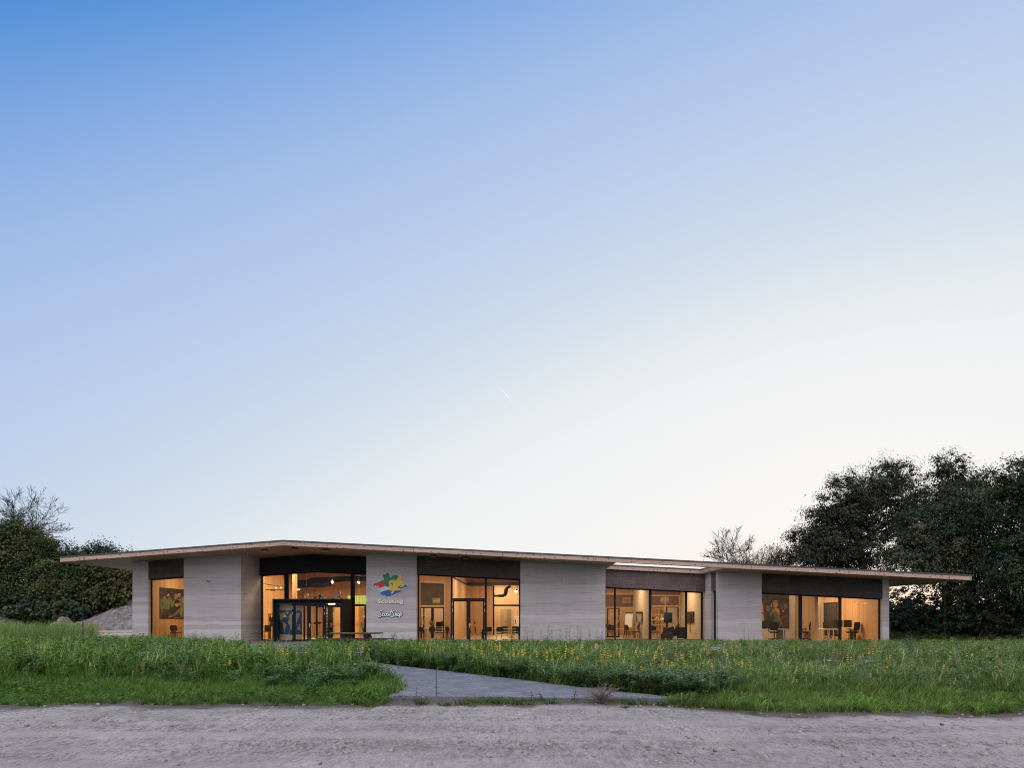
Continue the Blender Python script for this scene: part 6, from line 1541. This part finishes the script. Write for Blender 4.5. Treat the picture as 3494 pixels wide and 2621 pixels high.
def crown_tree(name, lab, cat, base, blobs, nclump, nleaf, clump_r, leaf, palette, seed, trunk_r=.25, fork=.3, group=None, shell=2.6, lean=(0, 0), stems=1, flat=.5):
    rng = np.random.default_rng(seed); base = np.array([base[0], base[1], 0.])
    t = thing(name, lab, cat, tuple(base), group)
    B = np.array(blobs, float); vol = B[:, 3] * B[:, 4] * B[:, 5]; pr = vol ** .67 / (vol ** .67).sum()
    bi = rng.choice(len(B), nclump, p=pr); d = rng.normal(size=(nclump, 3)); d /= np.linalg.norm(d, axis=1)[:, None]
    r = rng.random(nclump) ** (1 / shell); C = B[bi, :3] + d * r[:, None] * B[bi, 3:6]
    keep = C[:, 2] > .35; C, d = C[keep], d[keep]; n = len(C)
    out_ = d + np.array([0, 0, .8])[None]; out_ /= np.linalg.norm(out_, axis=1)[:, None]
    cr_ = clump_r * rng.uniform(.6, 1.4, n)
    # leafy twigs: every clump is a spray of twigs, every twig carries leaves along its length
    nt_ = max(4, nleaf // 11); nl = 11
    td = d[:, None, :] * .75 + rng.normal(scale=.62, size=(n, nt_, 3)); td[:, :, 2] += .12; td /= np.linalg.norm(td, axis=2)[:, :, None]
    tl_ = cr_[:, None] * rng.uniform(.45, 1.05, (n, nt_)) * np.clip(1.1 - .45 * np.abs((td * d[:, None, :]).sum(2) - 1), .4, 1.1)
    kk = (np.arange(nl)[None, None] + rng.random((n, nt_, nl))) / nl
    wd_ = np.sin(np.clip(kk, 0, 1) * 2.6 + .25) * .22
    pts = C[:, None, None] + td[:, :, None] * (tl_[:, :, None] * (kk * 1.15 - .15))[..., None] + rng.normal(size=(n, nt_, nl, 3)) * np.array([1, 1, flat]) * (tl_[:, :, None] * wd_)[..., None]
    pts[..., 2] -= (tl_[:, :, None] * kk ** 2) * .30
    pal = np.array(palette); ci = rng.integers(0, len(pal), n); cc = pal[ci] * rng.uniform(.72, 1.28, (n, 1))
    lc = cc[:, None, None, :] * rng.uniform(.8, 1.25, (n, nt_, 1, 1)) * rng.uniform(.85, 1.18, (n, nt_, nl, 1)); br_ = rng.random((n, nt_, nl, 1)) < .03
    lc = np.where(br_, lc * np.array([1.55, 1.1, .85]), lc)
    nr = np.broadcast_to((out_[:, None] * .7 + td * .35 + np.array([0, 0, .35]))[:, :, None], pts.shape).reshape(-1, 3)
    tw_ = (C, td, tl_)
    nl_ = nr.shape[0]; V, Q, K = leaf_quads(rng, pts.reshape(-1, 3), nr, np.full(nl_, leaf), lc.reshape(-1, 3))
    np_mesh('crown', V - base, Q, TREEL, K, parent=t)
    top_ = np.array([B[:, 0].mean() + lean[0], B[:, 1].mean(), 0]); zt_ = B[:, 2].max()
    tubes = []
    for s_ in range(stems):
        bo = base + (np.array([rng.normal(0, .5), rng.normal(0, .5), 0]) if stems > 1 else 0)
        f = np.array([bo[0] * .7 + top_[0] * .3, bo[1] * .7 + top_[1] * .3, zt_ * fork])
        e = np.array([top_[0] + (rng.normal(0, 1.5) if stems > 1 else 0), top_[1], zt_ * .92])
        spine = [bo + np.array([0, 0, -.1]), bo * .9 + f * .1 + np.array([0, 0, f[2] * .4]), f, f * .5 + e * .5 + rng.normal(0, .25, 3), e]
        tubes.append((spine, np.array([1.25, 1, .85, .5, .08]) * trunk_r / math.sqrt(stems)))
        for k in rng.choice(n, min(n, max(10, 46 // stems)), replace=False):
            a = rng.uniform(.15, .95); st = np.array(spine[2]) * (1 - a) + np.array(spine[4]) * a
            if st[2] > C[k][2] + 1: st = np.array(spine[2]) 
            m = st * .5 + C[k] * .5 + np.array([0, 0, .08 * np.linalg.norm(C[k] - st)]) + rng.normal(0, .15, 3)
            tubes.append(([st, st * .7 + m * .3, m, C[k]], np.array([.30, .25, .16, .04]) * trunk_r / math.sqrt(stems)))
    V, Q = tubes_np(tubes, 6); np_mesh('trunk', V - base, Q, BARK, smooth=True, parent=t)
    return t
def bare_tree(name, lab, base, h, spread, seed, trunk_r=.3, depth=6, group=None, up=.25, minr=.012, first=.3, nb=(2, 4), buds=0, budcol=(.1, .06, .04), bud=.1, xs=1.0):
    rng = np.random.default_rng(seed); base = np.array([base[0], base[1], 0.]); t = thing(name, lab, 'tree', tuple(base), group); tubes = []; tips = []
    def grow(p, d, L_, r, lev):
        n = 4; pts = [p]; q = p; dd = d
        for i in range(n):
            dd = dd + rng.normal(0, .13, 3) + np.array([0, 0, up * .12]); dd /= np.linalg.norm(dd); q = q + dd * L_ / n; pts.append(q)
        r1 = r * (.62 if lev else .72); tubes.append((pts, np.linspace(r, max(r1, minr), n + 1)))
        if lev >= depth: tips.append(q); return
        for j in range(rng.integers(nb[0], nb[1] + 1)):
            nd = dd + rng.normal(0, spread, 3); nd[2] = nd[2] * .8 + up * .5; nd /= np.linalg.norm(nd)
            grow(q, nd, L_ * rng.uniform(.62, .84), max(r1 * rng.uniform(.6, .9), minr), lev + 1)
        for j in range(1 + (lev > 1)):
            k = rng.integers(1, n); nd = dd + rng.normal(0, spread * 1.1, 3); nd[2] += up * .4; nd /= np.linalg.norm(nd)
            grow(np.array(pts[k]), nd, L_ * rng.uniform(.5, .7), max(r1 * .5, minr), lev + 2 if lev + 2 <= depth else depth)
    grow(base.copy(), np.array([0, 0, 1.]), h * first, trunk_r, 0)
    V, Q = tubes_np(tubes, 4); zmax = V[:, 2].max(); V = base + (V - base) * np.array([xs, 1, h / zmax]); np_mesh('trunk', V - base, Q, BARKD, smooth=True, parent=t)
    if buds:
        T = base + (np.array(tips) - base) * np.array([xs, 1, h / zmax]); C = np.repeat(T, buds, 0) + rng.normal(0, .22, (len(T) * buds, 3))
        K = np.array(budcol)[None] * rng.uniform(.6, 1.5, (len(C), 1)); Vq, Qq, Kq = leaf_quads(rng, C, rng.normal(size=(len(C), 3)), np.full(len(C), bud), K)
        np_mesh('crown', Vq - base, Qq, TREEL, Kq, parent=t)
    return t
def blob(u, v, D, ru, rv, rd=None):                     # ellipsoid given by where its outline lies
    x, z = px(u, D), pz(v, D); return (x, D, z, ru * D / F, (rd or ru) * D / F, rv * D / F)
OLIVE = [(.060, .080, .030), (.042, .064, .028), (.085, .095, .036), (.030, .050, .024), (.085, .096, .038)]
DKGR = [(.040, .066, .034), (.030, .050, .030), (.058, .074, .036), (.048, .056, .034)]
BRN = [(.046, .052, .035), (.036, .043, .030), (.060, .060, .040), (.038, .054, .035)]
GT = 'leafy trees closing the left background'
D = 92
crown_tree('leafy_tree', 'dark broad tree at the left edge below the bare tree', 'tree', (px(20, D), D), [blob(10, 1880, D, 130, 95), blob(-60, 1990, D, 110, 120), blob(60, 2010, D, 100, 100), blob(105, 1900, D, 60, 60), blob(60, 1830, D, 70, 45)], 300, 170, 2.6, .30, OLIVE, 1, .5, group=GT)
D = 90
crown_tree('leafy_tree', 'olive-green tree in the middle of the left group', 'tree', (px(190, D), D), [blob(190, 1920, D, 75, 70), blob(180, 2020, D, 95, 95), blob(235, 1960, D, 75, 70), blob(150, 1890, D, 50, 45)], 240, 170, 2.4, .29, OLIVE, 2, .45, group=GT)
D = 96
crown_tree('leafy_tree', 'dark rounded treetop showing just above the left eave', 'tree', (px(330, D), D), [blob(325, 1905, D, 62, 45), blob(385, 1912, D, 60, 40), blob(330, 1990, D, 90, 90), blob(420, 1980, D, 80, 80)], 210, 160, 2.2, .30, DKGR, 3, .45, group=GT)
D = 94
crown_tree('leafy_tree', 'yellowish olive tree under the left eave behind the earth heap', 'tree', (px(350, D - 4), D - 4), [blob(330, 2010, D - 4, 75, 70), blob(400, 2020, D - 4, 85, 75), blob(300, 2060, D - 4, 60, 50), blob(450, 2000, D - 4, 60, 90)], 460, 46, 1.6, .36, [(.088, .088, .035), (.07, .080, .034), (.05, .066, .03)], 4, .4, group=GT)
D = 88
crown_tree('leafy_tree', 'broad olive tree past the left edge of the left group', 'tree', (px(-260, D), D), [blob(-220, 1900, D, 140, 110), blob(-320, 1990, D, 140, 120), blob(-170, 2020, D, 110, 90)], 300, 170, 2.4, .30, OLIVE, 11, .45, group=GT)
D = 87
for i, (u, v, ru, rv, lab) in enumerate(((-20, 2070, 70, 50, 'dark shrub at the foot of the trees, left edge'), (75, 2065, 65, 48, 'dark shrub behind the small brown heap'), (160, 2068, 60, 45, 'dark shrub behind the straw-coloured heap'), (245, 2075, 55, 42, 'dark shrub left of the big earth heap'))):
    crown_tree('shrub', lab, 'shrub', (px(u, D), D), [blob(u, v, D, ru, rv)], 130, 50, 1.5, .36, DKGR, 20 + i, .15, group='shrubs at the foot of the left trees', stems=3)
bare_tree('bare_tree', 'large bare tree rising behind the left trees', (px(36, 112), 112), pz(1655, 112), .42, 59, .45, 7, up=.34, minr=.022, first=.36, nb=(2, 3), xs=.86)
# right side
GR = 'leafy trees behind the right end of the pavilion'
D = 70
crown_tree('leafy_tree', 'big brown-green tree spreading above the right part of the roof', 'tree', (px(2990, D), D), [blob(2960, 1720, D, 150, 120), blob(3045, 1640, D, 95, 70), blob(2860, 1790, D, 110, 90), blob(2790, 1850, D, 95, 70), blob(2850, 1765, D, 85, 75), blob(2770, 1850, D, 80, 60), blob(2920, 1690, D, 75, 75), blob(3080, 1760, D, 140, 140), blob(2930, 1880, D, 160, 110), blob(2740, 1905, D, 60, 40), blob(2800, 1900, 70, 90, 50)], 900, 121, 1.5, .19, BRN, 5, .5, group=GR, shell=2.2, flat=.4)
D = 62
crown_tree('leafy_tree', 'feathery dark tree with a pointed top between two denser trees', 'tree', (px(3230, D), D), [blob(3240, 1610, D, 60, 60), blob(3235, 1700, D, 95, 80), blob(3200, 1820, D, 130, 120)], 320, 99, 1.4, .19, BRN, 6, .4, group=GR, shell=1.8, flat=.4)
D = 50
crown_tree('leafy_tree', 'near broad-leaved tree with brownish leaves right of the roof', 'tree', (px(3330, D), D), [blob(3330, 1720, D, 120, 95), blob(3250, 1830, D, 120, 110), blob(3390, 1850, D, 140, 130), blob(3150, 1900, D, 110, 80), blob(3300, 1960, D, 150, 90), blob(3400, 1660, D, 70, 50), blob(3130, 1800, D, 70, 70)], 640, 121, 1.35, .17, [(.060, .084, .052), (.086, .092, .054), (.046, .072, .046), (.10, .094, .058), (.042, .066, .044)], 7, .35, group=GR, shell=2.6, flat=.45)
D = 50
crown_tree('leafy_tree', 'further dark tree past the right edge of the leafy group', 'tree', (px(3860, D), D), [blob(3800, 1720, D, 150, 130), blob(3900, 1850, D, 180, 140), blob(3760, 1960, D, 140, 120)], 420, 121, 1.3, .22, DKGR, 9, .35, group=GR, shell=2.6, flat=.45)
D = 56
crown_tree('leafy_tree', 'last broad tree at the end of the right leafy group', 'tree', (px(4200, D), D), [blob(4180, 1760, D, 190, 140), blob(4280, 1880, D, 200, 150), blob(4100, 1970, D, 180, 120)], 420, 121, 1.6, .25, OLIVE, 10, .35, group=GR, shell=2.6, flat=.45)
D = 44
crown_tree('leafy_tree', 'tall dark tree at the right edge of the picture', 'tree', (px(3560, D), D), [blob(3500, 1650, D, 75, 85), blob(3560, 1730, D, 150, 130), blob(3520, 1870, D, 130, 130), blob(3600, 1980, D, 150, 120), blob(3455, 1960, D, 70, 90)], 560, 121, 1.2, .16, DKGR, 8, .35, group=GR, shell=2.6, flat=.45)
GS = 'dark shrubs under the trees at the right end'
for i, (u, D, v, ru, rv, n, lab) in enumerate(((3075, 56, 2080, 70, 70, 200, 'dark shrub right behind the right end wall'), (3170, 52, 2085, 75, 75, 210, 'thin dark shrub under the right eave with light shining through'), (3270, 50, 2085, 75, 80, 220, 'dark shrub below the near broad-leaved tree'), (3370, 48, 2080, 80, 80, 230, 'dark shrub left of the tree stems at the right edge'), (3470, 46, 2080, 80, 90, 240, 'dark shrub at the right edge of the picture'), (3020, 60, 2070, 60, 70, 130, 'dark shrub half hidden behind the right end wall'), (3560, 45, 2080, 80, 90, 180, 'dark shrub just outside the right edge, branches reaching in'))):
    crown_tree('shrub', lab, 'shrub', (px(u, D), D), [blob(u, v, D, ru, rv), blob(u + 10, v + 40, D, ru * 1.1, rv * .6)], n, 40, .75, .19, DKGR, 40 + i, .16, group=GS, stems=4, shell=1.6)
bare_tree('bare_tree', 'small bare tree behind the roof left of the leafy trees', (px(2505, 74), 74), pz(1795, 74), .45, 20, .17, 6, up=.25, minr=.016, nb=(2, 4), first=.36, buds=1, budcol=(.06, .045, .035), bud=.07, xs=.8)
GB = 'sparse brown treetops behind the roof'
for i, (u, D, vt, lab) in enumerate(((2568, 84, 1868, 'sparse reddish treetop just right of the small bare tree'), (2618, 86, 1878, 'sparse reddish treetop in the gap before the leafy trees'), (2665, 82, 1868, 'sparse reddish treetop touching the leafy trees'), (2540, 90, 1876, 'sparse low treetop behind the small bare tree'))):
    bare_tree('sparse_tree', lab, (px(u, D), D), pz(vt, D), .42, 60 + i, .14, 5, GB, up=.3, minr=.016, first=.45, buds=3, budcol=(.10, .065, .045), bud=.13)
# ------------------------------------------------------------------ contrail high in the sky
q0, q1 = P(1708, 1326, 9000), P(1752, 1376, 9000); d_ = (q1 - q0)
t_ = NT('contrail ice'); t_.t.nodes.remove(t_.b)
df, tl, ms_ = t_.n('BsdfDiffuse'), t_.n('BsdfTranslucent'), t_.n('MixShader'); ms_.inputs[0].default_value = .5
for s_ in (df, tl): s_.inputs[0].default_value = (.94, .94, .94, 1)
t_.l(df.outputs[0], ms_.inputs[1]); t_.l(tl.outputs[0], ms_.inputs[2]); t_.l(ms_.outputs[0], t_.o.inputs[0])
tag(MB().tube([q0 + d_ * k for k in (0, .15, .4, .7, 1)], [1, 3.8, 5.8, 4.6, .5], 8).build('contrail', t_.mat, at=q0), 'short thin white contrail high in the pale sky', 'contrail')
